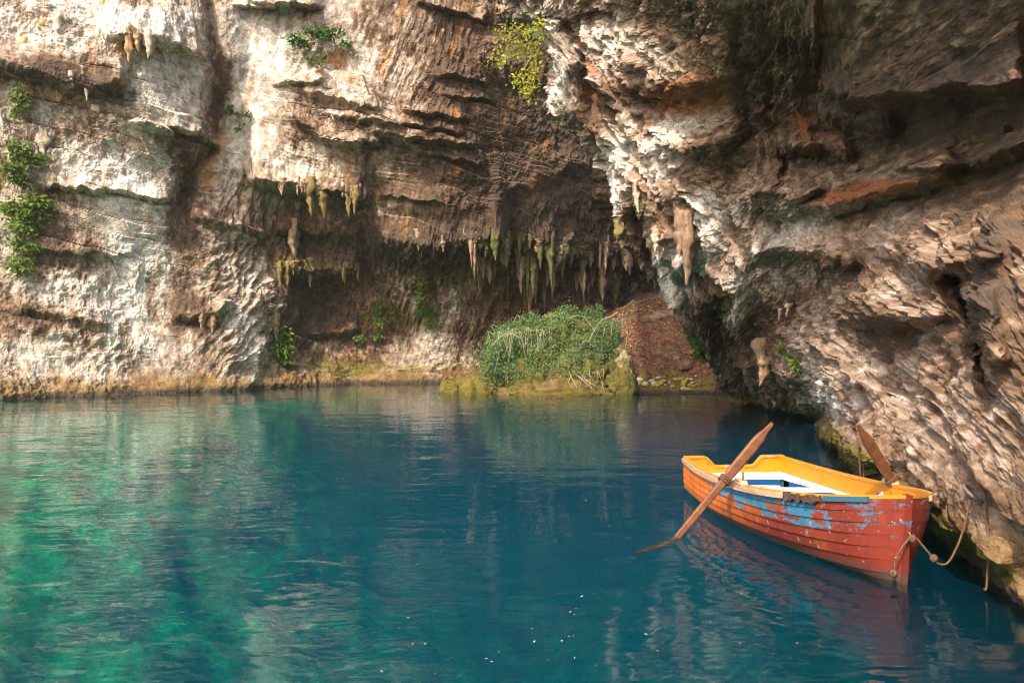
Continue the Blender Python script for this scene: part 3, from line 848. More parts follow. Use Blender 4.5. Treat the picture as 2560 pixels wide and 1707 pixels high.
st_mats = [simple_material('mossy_stone', (.20, .17, .02), (.30, .28, .05), 5, .9, .01), simple_material('pale_stone', (.3, .24, .15), (.5, .42, .3), 5, .9, .01)]
rs = random.Random(3)
stone_me = []
for k in range(4):
    th = [(a, b) for a in range(5) for b in range(8)]
    v = [(0, 0, 1)]
    for a in range(1, 5):
        for b in range(8):
            t_, p_ = math.pi * a / 5, 2 * math.pi * b / 8
            r_ = 1 + rs.uniform(-.18, .18)
            v.append((math.sin(t_) * math.cos(p_) * r_, math.sin(t_) * math.sin(p_) * r_, math.cos(t_) * r_))
    v.append((0, 0, -1))
    f = [(0, 1 + b, 1 + (b + 1) % 8) for b in range(8)]
    for a in range(3):
        f += [(1 + a * 8 + b, 1 + (a + 1) * 8 + b, 1 + (a + 1) * 8 + (b + 1) % 8, 1 + a * 8 + (b + 1) % 8) for b in range(8)]
    f += [(33, 25 + (b + 1) % 8, 25 + b) for b in range(8)]
    me = bpy.data.meshes.new('stone')
    me.from_pydata(v, [], f)
    me.polygons.foreach_set('use_smooth', [True] * len(me.polygons))
    me.materials.append(st_mats[0 if k < 3 else 1])
    stone_me.append(me)
for k in range(38):
    x = rs.uniform(5.9, 9.2); y = 35.75 + rs.uniform(0, .9) + .02 * x
    o = bpy.data.objects.new('stone', stone_me[k % 4 if k % 5 else 3])
    COL.objects.link(o)
    r = rs.uniform(.08, .2)
    o.scale = (r * rs.uniform(.9, 1.5), r, r * rs.uniform(.6, .9))
    o.rotation_euler = (rs.uniform(-.3, .3), rs.uniform(-.3, .3), rs.uniform(0, 6))
    o.location = (x, y, bank_z(x, y) + r * .35)
    if o.data is stone_me[3]:
        tag(o, 'pale stone among the mossy stones at the foot of the leaf strewn bank', 'stone', 'stones at the foot of the bank')
    else:
        tag(o, 'yellow green mossy stone at the foot of the leaf strewn bank', 'stone', 'stones at the foot of the bank')


rr_ = random.Random(19)
for k in range(9):
    x, y = rr_.uniform(6.2, 10.2), rr_.uniform(36.8, 43.5)
    r = rr_.uniform(.16, .48)
    o = boulder('rock', (x, y, bank_z(x, y) - r * .1), (r * rr_.uniform(.9, 1.6), r, r * rr_.uniform(.6, .9)), 20 + k, (BROWN * 1.1, (.3, .2, .12), DARK), 2.0, (16, 22))
    tag(o, 'brown rock half buried in the leaf strewn earth bank', 'rock', 'rocks on the earth bank')


def leaves(name, pos, axis, nrm, size, tint, mat, parent=None):
    """one mesh of folded pointed leaves"""
    pos, axis, nrm = (np.asarray(a, float) for a in (pos, axis, nrm))
    size = np.asarray(size, float)[:, None]
    axis = axis / (np.linalg.norm(axis, axis=1, keepdims=True) + 1e-9)
    side = np.cross(nrm, axis); side /= np.linalg.norm(side, axis=1, keepdims=True) + 1e-9
    up = np.cross(axis, side)
    tmpl = [(0, 0, 0), (.35, .30, .07), (.72, .22, .03), (1, 0, -.08), (.72, -.22, .03), (.35, -.30, .07)]
    n = len(pos)
    V = np.stack([pos + size * (axis * a + side * b + up * c) for a, b, c in tmpl], 1)
    idx = np.arange(n)[:, None] * 6
    q = np.stack([idx[:, 0] + k for k in (0, 3, 2, 1)] + [idx[:, 0] + k for k in (0, 5, 4, 3)], 1).reshape(-1).astype(np.int32)
    me = bpy.data.meshes.new(name)
    me.vertices.add(n * 6); me.vertices.foreach_set('co', V.reshape(-1).astype(np.float32))
    me.loops.add(len(q)); me.loops.foreach_set('vertex_index', q)
    me.polygons.add(n * 2); me.polygons.foreach_set('loop_start', np.arange(0, len(q), 4, dtype=np.int32))
    me.update(calc_edges=True)
    a_ = me.attributes.new('tint', 'FLOAT_COLOR', 'POINT')
    t4 = np.repeat(np.concatenate([tint, np.ones((n, 1))], 1), 6, 0).astype(np.float32)
    a_.data.foreach_set('color', t4.reshape(-1))
    me.materials.append(mat)
    o = bpy.data.objects.new(name, me); COL.objects.link(o)
    if parent: o.parent = parent
    return o


def tints(n, rg, lo=.55, hi=1.35, warm=.12):
    b = rg.uniform(lo, hi, n)[:, None]
    return b * np.stack([1 + rg.normal(0, warm, n), np.ones(n), 1 + rg.normal(0, warm, n)], 1).clip(.4, 1.8)


M_LEAF_BRIGHT = leaf_material('leaf_bright', (.12, .20, .03), (.20, .27, .04), .4)
M_LEAF_YELLOW = leaf_material('leaf_yellow_green', (.40, .44, .035), (.52, .50, .06), .5)
M_LEAF_DARK = leaf_material('leaf_dark', (.035, .12, .02), (.08, .19, .03), .3)
M_LEAF_GREY = leaf_material('leaf_grey_green', (.10, .19, .07), (.21, .28, .11), .25)
M_LITTER = leaf_material('leaf_dead', (.20, .08, .035), (.36, .18, .09), .1)
M_TWIG = simple_material('twig_bark', (.18, .12, .07), (.30, .22, .14), 30, .9, .002)
M_DRY = simple_material('dry_bramble_cane', (.38, .30, .19), (.55, .45, .32), 30, .9, .002)


def wall_plant(name, label, cat, clumps, mat, leaf, seed, look, d_off=.25, dens=1.0, stems=True, droop=.4, n_twig=2):
    """clumps: (px, py, rx, ry) in photo pixels on the rock; look: far_at or right_at"""
    rg = np.random.default_rng(seed)
    c0 = look(clumps[0][0], clumps[0][1])
    base = empty(name, c0)
    pos, ax, nr = [], [], []
    sm = MB()
    prev = None
    for (px, py, rx, ry) in clumps:
        c = look(px, py)
        sc = c.y / F
        toe = Vector((0, 0, HC)) - c; toe.z = 0; toe.normalize()
        right = Vector((-toe.y, toe.x, 0)) * -1
        n = int(dens * 0.55 * (rx * ry) ** 0.92 * (sc / .02) ** 1.0 / (leaf / .16)) + 10
        for _ in range(n):
            u, v, w_ = rg.normal(0, .45, 3)
            p = c + right * (u * rx * sc) + Vector((0, 0, -v * ry * sc)) + toe * (d_off + abs(w_) * .8 * min(rx, ry) * sc)
            pos.append(p - c0)
            a = Vector(rg.normal(0, .6, 3)) + toe * .4 + right * u - Vector((0, 0, droop))
            ax.append(a); nr.append(Vector(rg.normal(0, .45, 3)) + toe * .6 + Vector((0, 0, .8)))
        if stems:
            ctr = c + toe * d_off * .6 - c0
            if prev is not None:
                m = (prev + ctr) * .5 + Vector(rg.normal(0, .12, 3))
                sm.tube(catmull([prev, m, ctr], 4), .018, 5)
            for _ in range(n_twig):
                e = ctr + right * (rg.normal(0, .5) * rx * sc) + Vector((0, 0, rg.normal(0, .5) * ry * sc)) + toe * .2
                sm.tube(catmull([ctr - toe * .3, (ctr + e) * .5 + Vector(rg.normal(0, .06, 3)), e], 4), [.015] * 4 + [.012] * 4 + [.008], 4)
            prev = ctr
    leaves('foliage', pos, ax, nr, rg.uniform(.6, 1.25, len(pos)) * leaf, tints(len(pos), rg), mat, base)
    if stems:
        sm.build('stem', M_TWIG, base)
    return tag(base, label, cat)


wall_plant('creeper', 'long light green creeper trailing down the pale sunlit wall in several clumps', 'creeper', [(45, 375, 30, 26), (78, 398, 34, 22), (32, 425, 30, 24), (50, 455, 26, 16), (30, 525, 26, 30), (75, 530, 44, 34), (95, 505, 28, 22), (60, 572, 30, 22), (45, 610, 24, 16), (75, 622, 24, 16), (50, 665, 26, 28)], M_LEAF_BRIGHT, .22, 1, far_at, .35)
wall_plant('hanging_plant', 'small green plant hanging above the creeper on the orange stained rock', 'plant', [(48, 235, 16, 18), (50, 262, 20, 18), (44, 285, 14, 14)], M_LEAF_BRIGHT, .2, 2, far_at, .35)
wall_plant('shrub', 'dark green shrub growing from a ledge above the orange rock patch', 'shrub', [(742, 112, 26, 16), (790, 96, 34, 16), (830, 98, 30, 14), (760, 122, 20, 10), (865, 120, 12, 8)], M_LEAF_DARK, .22, 3, far_at, .5, droop=.1)
wall_plant('hanging_plant', 'bright green tuft hanging below the dark shrub', 'plant', [(770, 155, 14, 9), (806, 152, 10, 9), (797, 168, 8, 10)], M_LEAF_BRIGHT, .18, 4, far_at, .4)
wall_plant('climbing_plant', 'thin dark plant clinging to the smooth grey streaked wall', 'plant', [(575, 275, 12, 14), (600, 292, 20, 7), (620, 288, 10, 8), (598, 325, 8, 12)], M_LEAF_DARK, .17, 5, far_at, .35, .6)
wall_plant('wall_plant', 'bright green leafy plant on the fluted rock near the water', 'plant', [(700, 840, 22, 24), (703, 872, 24, 26), (708, 895, 18, 14), (728, 842, 16, 10)], M_LEAF_BRIGHT, .24, 6, far_at, .45, 1.5)
wall_plant('climbing_plant', 'green climbing plant on the brown wall beside the brambles', 'plant', [(1056, 700, 14, 22), (1052, 735, 16, 26), (1056, 768, 18, 16), (1075, 785, 24, 18), (1080, 808, 16, 14), (1045, 780, 12, 10)], M_LEAF_BRIGHT, .2, 7, far_at, .4, .9)
wall_plant('climbing_plant', 'sparse pale green creeper low on the yellow stained wall', 'plant', [(960, 758, 12, 12), (940, 775, 18, 14), (910, 788, 10, 10), (945, 805, 18, 14), (900, 845, 14, 16), (942, 838, 16, 16), (985, 790, 16, 16)], M_LEAF_BRIGHT, .16, 8, far_at, .35, .7)
wall_plant('climbing_plant', 'dark green sprig beside the mossy rock ledge under the brow', 'plant', [(1134, 690, 14, 14), (1142, 712, 12, 16)], M_LEAF_DARK, .16, 9, far_at, .35, .6)
wall_plant('wall_plant', 'small green plant on the dark fluted rock behind the boat', 'plant', [(1957, 872, 14, 18), (1972, 895, 12, 8), (1990, 905, 14, 12), (1996, 916, 12, 10)], M_LEAF_BRIGHT, .13, 10, right_at, .2, 1.2)
wall_plant('wall_plant', 'low green plant at the foot of the overhang beside the leaf strewn bank', 'plant', [(1735, 838, 16, 14), (1745, 860, 14, 12), (1738, 890, 10, 12)], M_LEAF_DARK, .16, 11, right_at, .3, .8)

# the yellow green shrub hanging from the lip of the overhang
rg = np.random.default_rng(21)
root = wat(1376, 98, 20.6)
hs = empty('hanging_shrub', root)
sm = MB(); pos, ax, nr = [], [], []
def branch(pix, lf):
    pts = catmull([wat(x, y, 20.2 - .9 * k / len(pix) + rg.normal(0, .12)) - root for k, (x, y) in enumerate(pix)], 7)
    sm.tube(pts, [.022 - .014 * i / len(pts) for i in range(len(pts))], 5)
    for i, p in enumerate(pts):
        if i < 3: continue
        for _ in range(lf):
            off = Vector(rg.normal(0, .1, 3))
            pos.append(p + off); ax.append(Vector(rg.normal(0, 1, 3)) + off * 6); nr.append(Vector(rg.normal(0, .6, 3)) + Vector((0, -.4, .8)))
for pix in ([(1376, 98), (1345, 70), (1310, 78), (1275, 58)], [(1376, 98), (1335, 92), (1300, 84), (1262, 80), (1240, 88)], [(1372, 96), (1320, 112), (1282, 106), (1252, 108)],
            [(1340, 95), (1305, 118), (1275, 128), (1245, 146), (1232, 145)], [(1330, 105), (1310, 132), (1290, 142), (1262, 146)], [(1350, 98), (1335, 130), (1318, 160), (1300, 190), (1288, 200)],
            [(1345, 105), (1340, 150), (1338, 180), (1318, 205), (1295, 210)], [(1338, 150), (1338, 190), (1332, 222), (1326, 240)], [(1335, 200), (1318, 224), (1300, 228)], [(1365, 92), (1350, 62), (1338, 55)]):
    branch(pix, 4)
sm.build('stem', M_TWIG, hs)
leaves('foliage', pos, ax, nr, rg.uniform(.06, .12, len(pos)), tints(len(pos), rg), M_LEAF_YELLOW, hs)
tag(hs, 'airy yellow green shrub hanging from the lip of the overhang', 'shrub')

# brambles over the big boulder
rg = np.random.default_rng(31)
bc = Vector((2.35, 37.2, 0)); root = Vector((2.6, 36.9, 2.6))
br = empty('bramble_bush', root)
N = 40000
a = rg.uniform(0, 2 * math.pi, N); cz = rg.uniform(0.08, 1, N) ** .8
rr = np.sqrt(1 - cz ** 2)
def pw(v, k): return np.sign(v) * np.abs(v) ** k
px_ = pw(rr * np.cos(a), .85) * 3.15; py_ = pw(rr * np.sin(a), .85) * 2.0; pz_ = pw(cz, .8) * 3.4
s_ = 1 + (0.22 * fbm(px_ * .6 + 2.2, py_ * .6, pz_ * .6, 3) + .10 * fbm(px_ * 1.8, py_ * 1.8 + 2.2, pz_ * 1.3, 4, .55, ridged=True))
clump = fbm(px_ * .9, py_ * .9, pz_ * .9 + 7, 3)
out = 1.02 + .42 * np.clip(clump + .2, 0, 1) * rg.uniform(0.2, 1, N) + np.where(rg.uniform(0, 1, N) < .05, .07, 0)
keep = (py_ < .9) & (clump > -0.20 - .25 * rg.uniform(0, 1, N)) & ~((px_ > 1.6) & (pz_ < 1.3)) & (pz_ > .35)
bp = np.stack([px_ * s_ * out, py_ * s_ * out, pz_ * s_ * out], 1)[keep]
nrm_ = bp / np.array([3.5, 2.0, 3.5]) ** 2
nrm_ /= np.linalg.norm(nrm_, axis=1, keepdims=True)
extra = []
for (ex, ey, er) in ((1222, 905, 44), (1255, 930, 52), (1320, 935, 56), (1245, 872, 44), (1380, 945, 46), (1285, 850, 40), (1440, 940, 40)):
    c = np.array(wat(ex, ey, 35.6) - bc)
    extra.append(c + rg.normal(0, .36, (900, 3)) * np.array([er / 40, .8, er / 50]))
ebp = np.concatenate(extra)
bp = np.concatenate([bp, ebp]); nrm_ = np.concatenate([nrm_, np.tile([[0, -.7, .7]], (len(ebp), 1))])
n = len(bp)
tn = tints(n, rg, .5, 1.4) * np.where(rg.uniform(0, 1, (n, 1)) < .12, np.array([[1.1, 1.35, .5]]), 1.0)
leaves('foliage', bp + np.array(bc - root), nrm_ * .4 + rg.normal(0, .6, (n, 3)) + np.array([0, -.2, -.35]), nrm_ * .7 + rg.normal(0, .4, (n, 3)) + np.array([0, 0, .5]), rg.uniform(.05, .125, n), tn, M_LEAF_GREY, br)
sm = MB()
for k in range(22):
    i = rg.integers(0, len(bp))
    p = Vector(bp[i]); nn_ = Vector(nrm_[i])
    q = p + nn_ * rg.uniform(.15, .45) + Vector(rg.normal(0, .35, 3))
    e = q + Vector((rg.normal(0, .4), -.2 + rg.normal(0, .2), -rg.uniform(.3, 1.0)))
    sm.tube([v + bc - root for v in catmull([p - nn_ * .2, (p + q) / 2 + nn_ * .1, q, e], 5)], .010, 4)
for (ex, ey, nn) in ((1285, 835, 10), (1335, 830, 9), (1480, 930, 6), (1540, 800, 4)):      # fans of dry canes
    for k in range(nn):
        p = wat(ex + rg.normal(0, 10), ey + rg.normal(0, 5), 35.0) - root
        q = p + Vector((rg.normal(0, .25), -.25 + rg.normal(0, .1), .05))
        e = q + Vector((rg.normal(0, .25), -.1, -rg.uniform(.5, 1.3)))
        sm.tube(catmull([p + Vector((0, .4, .1)), p, q, e], 4), .009, 4)
for k in range(5):
    p = wat(1440 + rg.normal(0, 20), 930, 34.9) - root
    e = wat(1455 + rg.normal(0, 24), 972 + rg.normal(0, 8), 34.6) - root
    sm.tube(catmull([p, (p + e) / 2 + Vector((rg.normal(0, .1), -.12, 0)), e], 5), .016, 4)
sm.tube(catmull([wat(x, y, 34.9) - root for x, y in ((1232, 862), (1250, 842), (1275, 834), (1300, 845))], 5), .02, 5)
sm.tube(catmull([wat(x, y, 34.7) - root for x, y in ((1470, 855), (1500, 805), (1530, 790), (1545, 780))], 5), .02, 5)
tag(sm.build('dry_cane', M_DRY, br), kind='stuff')
tag(br, 'sprawling grey green bramble bush with dry canes covering the big boulder', 'bramble bush')

# dead leaves on the bank: too many to count
rg = np.random.default_rng(41)
n = 14000
lx = rg.uniform(4.5, 12, n); ly = rg.uniform(35.9, 46, n)
ii = np.argmin(np.abs(BYs[None] - ly[:, None]), 1); jj = np.argmin(np.abs(BXs[None] - lx[:, None]), 1)
lz = BZ[ii, jj] + .02
keep = fbm(lx * .7, ly * .7, lz, 3) + rg.normal(0, .2, n) > -.1
lp = np.stack([lx, ly, lz], 1)[keep]
n = len(lp)
lit = leaves('leaf_litter', lp, rg.normal(0, 1, (n, 3)) * np.array([1, 1, .3]), np.array([0, -.4, 1]) + rg.normal(0, .35, (n, 3)), rg.uniform(.08, .18, n), tints(n, rg, .4, 1.6), M_LITTER)
tag(lit, 'dead brown leaves scattered over the earth bank', 'leaf litter', kind='stuff')

dry = empty('dead_branch', (9.9, 35.4, bank_z(9.9, 35.4)))
mb = MB()
b0 = Vector(dry.location)
for pl, r in (([(1788, 978), (1795, 955), (1806, 935), (1816, 912)], .05), ([(1790, 968), (1808, 952), (1826, 942), (1846, 932)], .035), ([(1796, 955), (1790, 945), (1794, 930)], .025)):
    pts = catmull([wat(x, y, 35.3) - b0 for x, y in pl], 4)
    mb.tube(pts, [r * (1 - .6 * i / len(pts)) for i in range(len(pts))], 6)
mb.build('branch', simple_material('dead_wood', (.05, .03, .02), (.12, .08, .05), 12), dry)
tag(dry, 'forked dead branch lying on the bank by the water', 'branch')

# lime green line strung along the far wall
pix = [(990, 923), (1020, 922), (1045, 919), (1068, 915), (1100, 917), (1130, 913), (1150, 908), (1182, 914)]
dd = min(far_at(x, y).y for x, y in pix) - .15
mb = MB()
rp0 = wat(990, 923, dd)
mb.tube(catmull([wat(x, y, dd) - rp0 for x, y in pix], 6), .028, 6)
gr = mb.build('rope', simple_material('lime_rope', (.14, .30, .03), (.20, .36, .05), 20, .6))
gr.location = rp0
tag(gr, 'thin lime green rope strung along the far wall just above the water', 'rope')

# ------------------------------------------------------------------ stalactites hanging from the brows (pieces of the rock)
def stal_mat(name, c0, c1, c2):
    t = NT(name)
    o = t.coord('Object')
    n = t.noise(t.coord('Object', (3, 3, .6)), 2.2, 5, .6)
    m = t.noise(o, 5.0, 4, .6)
    c = t.mix(t.ramp(n, .38, .62), c0, c1)
    c = t.mix(t.math('MULTIPLY', t.ramp(m, .55, .7), .7), c, c2)
    t.principled(c, .85, t.bump(m, .04), .25)
    return t.m


SM = {'y': stal_mat('stalactite_mossy', (.17, .12, .035), (.23, .15, .075), (.12, .10, .02)), 'w': stal_mat('stalactite_pale', (.6, .5, .4), (.45, .32, .22), (.25, .15, .08)), 'b': stal_mat('stalactite_brown', (.2, .12, .07), (.4, .27, .18), (.1, .07, .05)),
      'g': stal_mat('stalactite_green', (.07, .085, .022), (.13, .11, .05), (.07, .05, .03)), 'o': stal_mat('stalactite_orange', (.55, .27, .1), (.62, .45, .28), (.35, .15, .05)), 'r': stal_mat('stalactite_tan', (.30, .18, .10), (.42, .29, .19), (.14, .08, .04))}


def stalactite(px, py, lpx, wpx, kind, parent, look, seed, fwd=.15, lean=0.0):
    c = look(px, py - 5)
    sc = c.y / F
    toe = Vector((-c.x, -c.y, 0)).normalized()
    c = c + toe * (fwd - wpx * .36 * sc)
    c.x = (px - CX) / F * c.y
    L = lpx * sc; R = wpx * .40 * sc
    r_ = random.Random(seed)
    ph = [r_.uniform(0, 6) for _ in range(8)]
    rings = []
    nk, ns = 20, 12
    b0_, b1_ = r_.uniform(.25, .6), r_.uniform(.0, .18)
    bul = lambda t: 1 + b1_ * math.exp(-((t - b0_) / .13) ** 2) - .25 * b1_ * math.exp(-((t - b0_ - .22) / .1) ** 2)
    for k in range(nk):
        t = k / (nk - 1)
        prof = (1 - t ** 1.9) ** .8 * (1.35 - .45 * t) * bul(t) 
        lump = 1 + .2 * math.sin(t * 9 + ph[0]) * (1 - t) + .12 * math.sin(t * 21 + ph[1])
        ring = []
        for j in range(ns):
            a = 2 * math.pi * j / ns
            rad = max(R * prof * lump * (1 + .24 * math.sin(3 * a + ph[2] + t * 2) + .16 * math.sin(5 * a + ph[3] - t * 3) + r_.uniform(-.16, .16)), .004)
            rad *= 1 + .55 * float(perlin(math.cos(a) * 1.1 + ph[5] * 7, math.sin(a) * 1.1 + ph[6] * 5, t * L / R * .55)) + .3 * float(perlin(math.cos(a) * 2.4 + ph[6] * 7, math.sin(a) * 2.4, t * L / R * 1.3 + ph[5]))
            ring.append((rad * math.cos(a) + .3 * R * math.sin(t * 4 + ph[4]) * t + lean * L * t, rad * math.sin(a) * .9, .2 * L * (1 - min(1, t * 5)) - L * t))
        rings.append(ring)
    mb = MB(); mb.loft(rings)
    o = mb.build('stalactite', SM[kind], parent)
    o.location = c
    return o


ST = [(776, 463, 84, 26, 'y'), (810, 465, 88, 24, 'y'), (871, 470, 80, 16, 'y'), (888, 484, 60, 15, 'y'), (745, 452, 44, 11, 'b'), (838, 464, 20, 12, 'w'), (908, 478, 26, 14, 'w'), (762, 458, 30, 9, 'b'), (857, 468, 30, 10, 'w'), (712, 452, 20, 10, 'w'),
      (736, 566, 84, 32, 'r'), (776, 660, 64, 16, 'r'), (718, 676, 48, 18, 'y'), (861, 672, 44, 15, 'y'), (740, 664, 34, 30, 'y'), (832, 664, 20, 26, 'y'), (700, 668, 60, 14, 'y'), (1047, 586, 46, 15, 'r'), (1107, 600, 36, 10, 'b'), (1125, 590, 22, 8, 'r'), (1160, 582, 18, 9, 'r'),
      (1296, 626, 70, 16, 'g'), (1265, 600, 82, 18, 'g'), (1318, 640, 96, 14, 'g'), (1333, 655, 92, 14, 'g'), (1377, 606, 122, 18, 'g'), (1407, 640, 60, 12, 'g'), (1428, 630, 40, 14, 'g'), (1455, 650, 60, 14, 'g'), (1476, 640, 36, 12, 'g'), (1500, 640, 34, 12, 'g'), (1530, 646, 36, 12, 'g'),
      (1560, 600, 74, 18, 'g'), (1598, 575, 98, 16, 'g'), (1235, 640, 60, 14, 'g'), (1350, 620, 60, 12, 'g'), (1575, 640, 50, 12, 'b'), (1515, 620, 60, 12, 'b'), (1440, 616, 36, 12, 'g'), (1240, 850, 50, 14, 'g'), (1195, 636, 50, 14, 'g'),
      (148, 60, 68, 38, 'w'), (222, 34, 68, 30, 'w'), (66, 108, 54, 24, 'o'), (320, 84, 76, 24, 'o'), (372, 88, 64, 26, 'w'), (344, 92, 40, 16, 'o'), (212, 180, 42, 28, 'b'), (180, 190, 30, 16, 'w'), (216, 226, 30, 8, 'w'), (108, 336, 68, 22, 'w'), (110, 60, 50, 28, 'o'), (180, 40, 50, 24, 'w'), (265, 0, 40, 26, 'o'),
      (240, 280, 60, 18, 'w'), (616, 540, 46, 22, 'r'), (585, 530, 40, 16, 'r'), (560, 545, 30, 16, 'b'), (955, 268, 14, 8, 'w'), (938, 262, 18, 8, 'w'), (1000, 275, 12, 8, 'w'), (832, 285, 22, 10, 'w'), (670, 560, 40, 14, 'b'), (530, 792, 50, 22, 'r'), (690, 800, 60, 16, 'r'), (505, 795, 36, 14, 'r')]
rs = random.Random(77)
for k in range(105):
    x = rs.uniform(1150, 1650)
    ST.append((x, 604 + 38 * (k % 3) + rs.uniform(-14, 24) + max(0, x - 1450) * .14, rs.choice((14, 18, 24, 30, 40, 60, 90)) * rs.uniform(.8, 1.2), rs.uniform(6, 24), rs.choice('ggbbb')))
for k in range(26):
    x = rs.uniform(690, 905)
    ST.append((x, (456 if k % 2 else 664) + (x - 690) * (.09 if k % 2 else 0) + rs.uniform(-4, 6), rs.uniform(14, 40), rs.uniform(8, 16), rs.choice('brby')))
for k, (x, y, l, w_, kd) in enumerate(ST):
    stalactite(x, y, l, w_, kd, cave_wall, far_at, 100 + k, .0)
for k, (x, y, l, w_, kd, fw, ln) in enumerate([(1722, 562, 160, 40, 'b', .08, -.06), (1600, 522, 34, 24, 'g', .1, 0), (1702, 550, 100, 28, 'b', .08, 0), (1912, 870, 104, 38, 'r', .12, -.12), (1640, 600, 40, 18, 'w', .2, 0), (1652, 630, 26, 12, 'w', .2, 0), (1735, 700, 50, 12, 'w', .2, .1), (1836, 785, 34, 16, 'w', .35, 0),
                                               (1972, 770, 30, 12, 'w', .3, -.2), (1952, 782, 26, 12, 'w', .3, -.2), (1588, 470, 70, 16, 'w', .2, .1)]):
    stalactite(x, y, l, w_, kd, cave_overhang, right_at, 300 + k, fw, ln)

# ------------------------------------------------------------------ the rowing boat
BO = Vector((3.65, 12.17, 0)); BR = math.atan2(0.09, 0.996); BL = 4.6
def spl(x, xs, ys):
    xs = list(xs); ys = list(ys)
    i = max(0, min(len(xs) - 2, int(np.searchsorted(xs, x)) - 1))
    h = xs[i + 1] - xs[i]; t = (x - xs[i]) / h
    def sl(k):
        if k == 0: return (ys[1] - ys[0]) / (xs[1] - xs[0])
        if k == len(xs) - 1: return (ys[-1] - ys[-2]) / (xs[-1] - xs[-2])
        return (ys[k + 1] - ys[k - 1]) / (xs[k + 1] - xs[k - 1])
    m0, m1 = sl(i) * h, sl(i + 1) * h
    return (2 * t**3 - 3 * t**2 + 1) * ys[i] + (t**3 - 2 * t**2 + t) * m0 + (-2 * t**3 + 3 * t**2) * ys[i + 1] + (t**3 - t**2) * m1
def half(u): return max(.02, spl(u, [0, 1, 2, 3, 3.6, 4.15, 4.42, 4.6], [.84, .95, .98, .93, .82, .58, .36, .035]))
def sheer(u): return spl(u, [0, 1, 2, 3, 4, 4.6], [.585, .575, .605, .68, .80, .90])
ZK = -0.11
def hull(u, t, side, off=0.0):
    """a point of the hull skin; u along the boat from the stern, t from keel to gunwale"""
    def w(tt):
        k = (u / BL) ** 2.2
        a = (1 - (1 - tt) ** 7.0) ** .5
        b = tt ** .48
        return half(u) * ((1 - k) * a + k * b)
    t = min(max(t, 0), 1)
    zs = sheer(u)
    z = ZK + (zs - ZK) * t
    wv = w(t)
    e = .02
    dw = w(min(t + e, 1)) - w(max(t - e, 0)); dz = (zs - ZK) * (min(t + e, 1) - max(t - e, 0))
    l = math.hypot(dw, dz)
    uu = u - .10 * (1 - t) * (u / BL) ** 5
    return Vector((side * (wv + off * dz / l), -uu, z - off * dw / l))
US = [BL * (1 - (1 - k / 46) ** 1.25) for k in range(47)]
boat = empty('rowing_boat', BO, BR)
tag(boat, 'weathered orange and blue clinker rowing boat moored beside the rock', 'boat')


def hull_paint():
    t = NT('hull_paint')
    o = t.coord('Object')
    sx = t.n('SeparateXYZ'); t.l(o, sx.inputs[0])
    y, z = sx.outputs[1], sx.outputs[2]
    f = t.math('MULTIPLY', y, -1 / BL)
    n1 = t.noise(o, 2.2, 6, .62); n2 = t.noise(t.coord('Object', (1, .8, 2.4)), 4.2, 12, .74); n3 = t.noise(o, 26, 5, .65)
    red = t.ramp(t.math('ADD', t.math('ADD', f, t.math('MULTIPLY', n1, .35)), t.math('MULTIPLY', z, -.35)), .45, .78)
    c = t.mix(red, (.70, .165, .018), (.235, .032, .018))  # red toward the bow: part paint, part bow shadow put into the colour
    c = t.mix(t.math('MULTIPLY', t.ramp(n1, .55, .75), .5), c, (.62, .12, .02))
    c = t.mix(t.math('MULTIPLY', t.ramp(n3, .5, .8), .35), c, (.25, .05, .03))
    # older blue coat where the orange has flaked away, mostly on the upper planks forward
    up = t.ramp(z, .26, .46); fw = t.math('MULTIPLY', t.ramp(f, .26, .40), t.ramp(f, .62, .98, (1, 1, 1, 1), (.45, .45, .45, 1)))
    bl = t.math('ADD', t.math('ADD', t.math('MULTIPLY', t.math('MULTIPLY', up, fw), .148), t.math('ADD', t.math('MULTIPLY', n2, .5), t.math('MULTIPLY', n1, .28))), t.math('MULTIPLY', n3, .10))
    blue = t.ramp(bl, .545, .575)
    c = t.mix(blue, c, t.mix(n3, (.02, .15, .27), (.05, .27, .42)))
    wear = t.noise(o, 13, 6, .6)
    c = t.mix(t.math('MULTIPLY', t.ramp(wear, .63, .67), .8), c, (.36, .36, .36))
    grime = t.noise(t.coord('Object', (1, 1, .25)), 9, 6, .65)
    c = t.mix(t.math('MULTIPLY', t.ramp(grime, .45, .75), .5), c, (.07, .03, .02))
    low = t.ramp(t.math('ADD', z, t.math('MULTIPLY', n2, .22)), .14, .26)
    c = t.mix(t.math('MULTIPLY', low, 1.0), t.mix(n2, (.05, .07, .06), (.17, .05, .03)), c)
    rough = t.ramp(n1, .3, .7, (.38, .38, .38, 1), (.62, .62, .62, 1))
    t.principled(c, rough, t.bump(t.math('ADD', t.math('MULTIPLY', blue, -.5), n3), .002, .6), .4)
    return t.m


def paint(name, c, worn, amount=.62, rough=.42, scale=7, band=.03):
    t = NT(name)
    o = t.coord('Object')
    n = t.noise(o, scale, 7, .65); m = t.noise(o, 30, 4, .6)
    col = t.mix(t.ramp(n, amount, amount + band), t.mix(t.math('MULTIPLY', m, .25), c, tuple(v * .7 for v in c)), worn)
    t.principled(col, rough, t.bump(m, .0015, .5), .4)
    return t.m


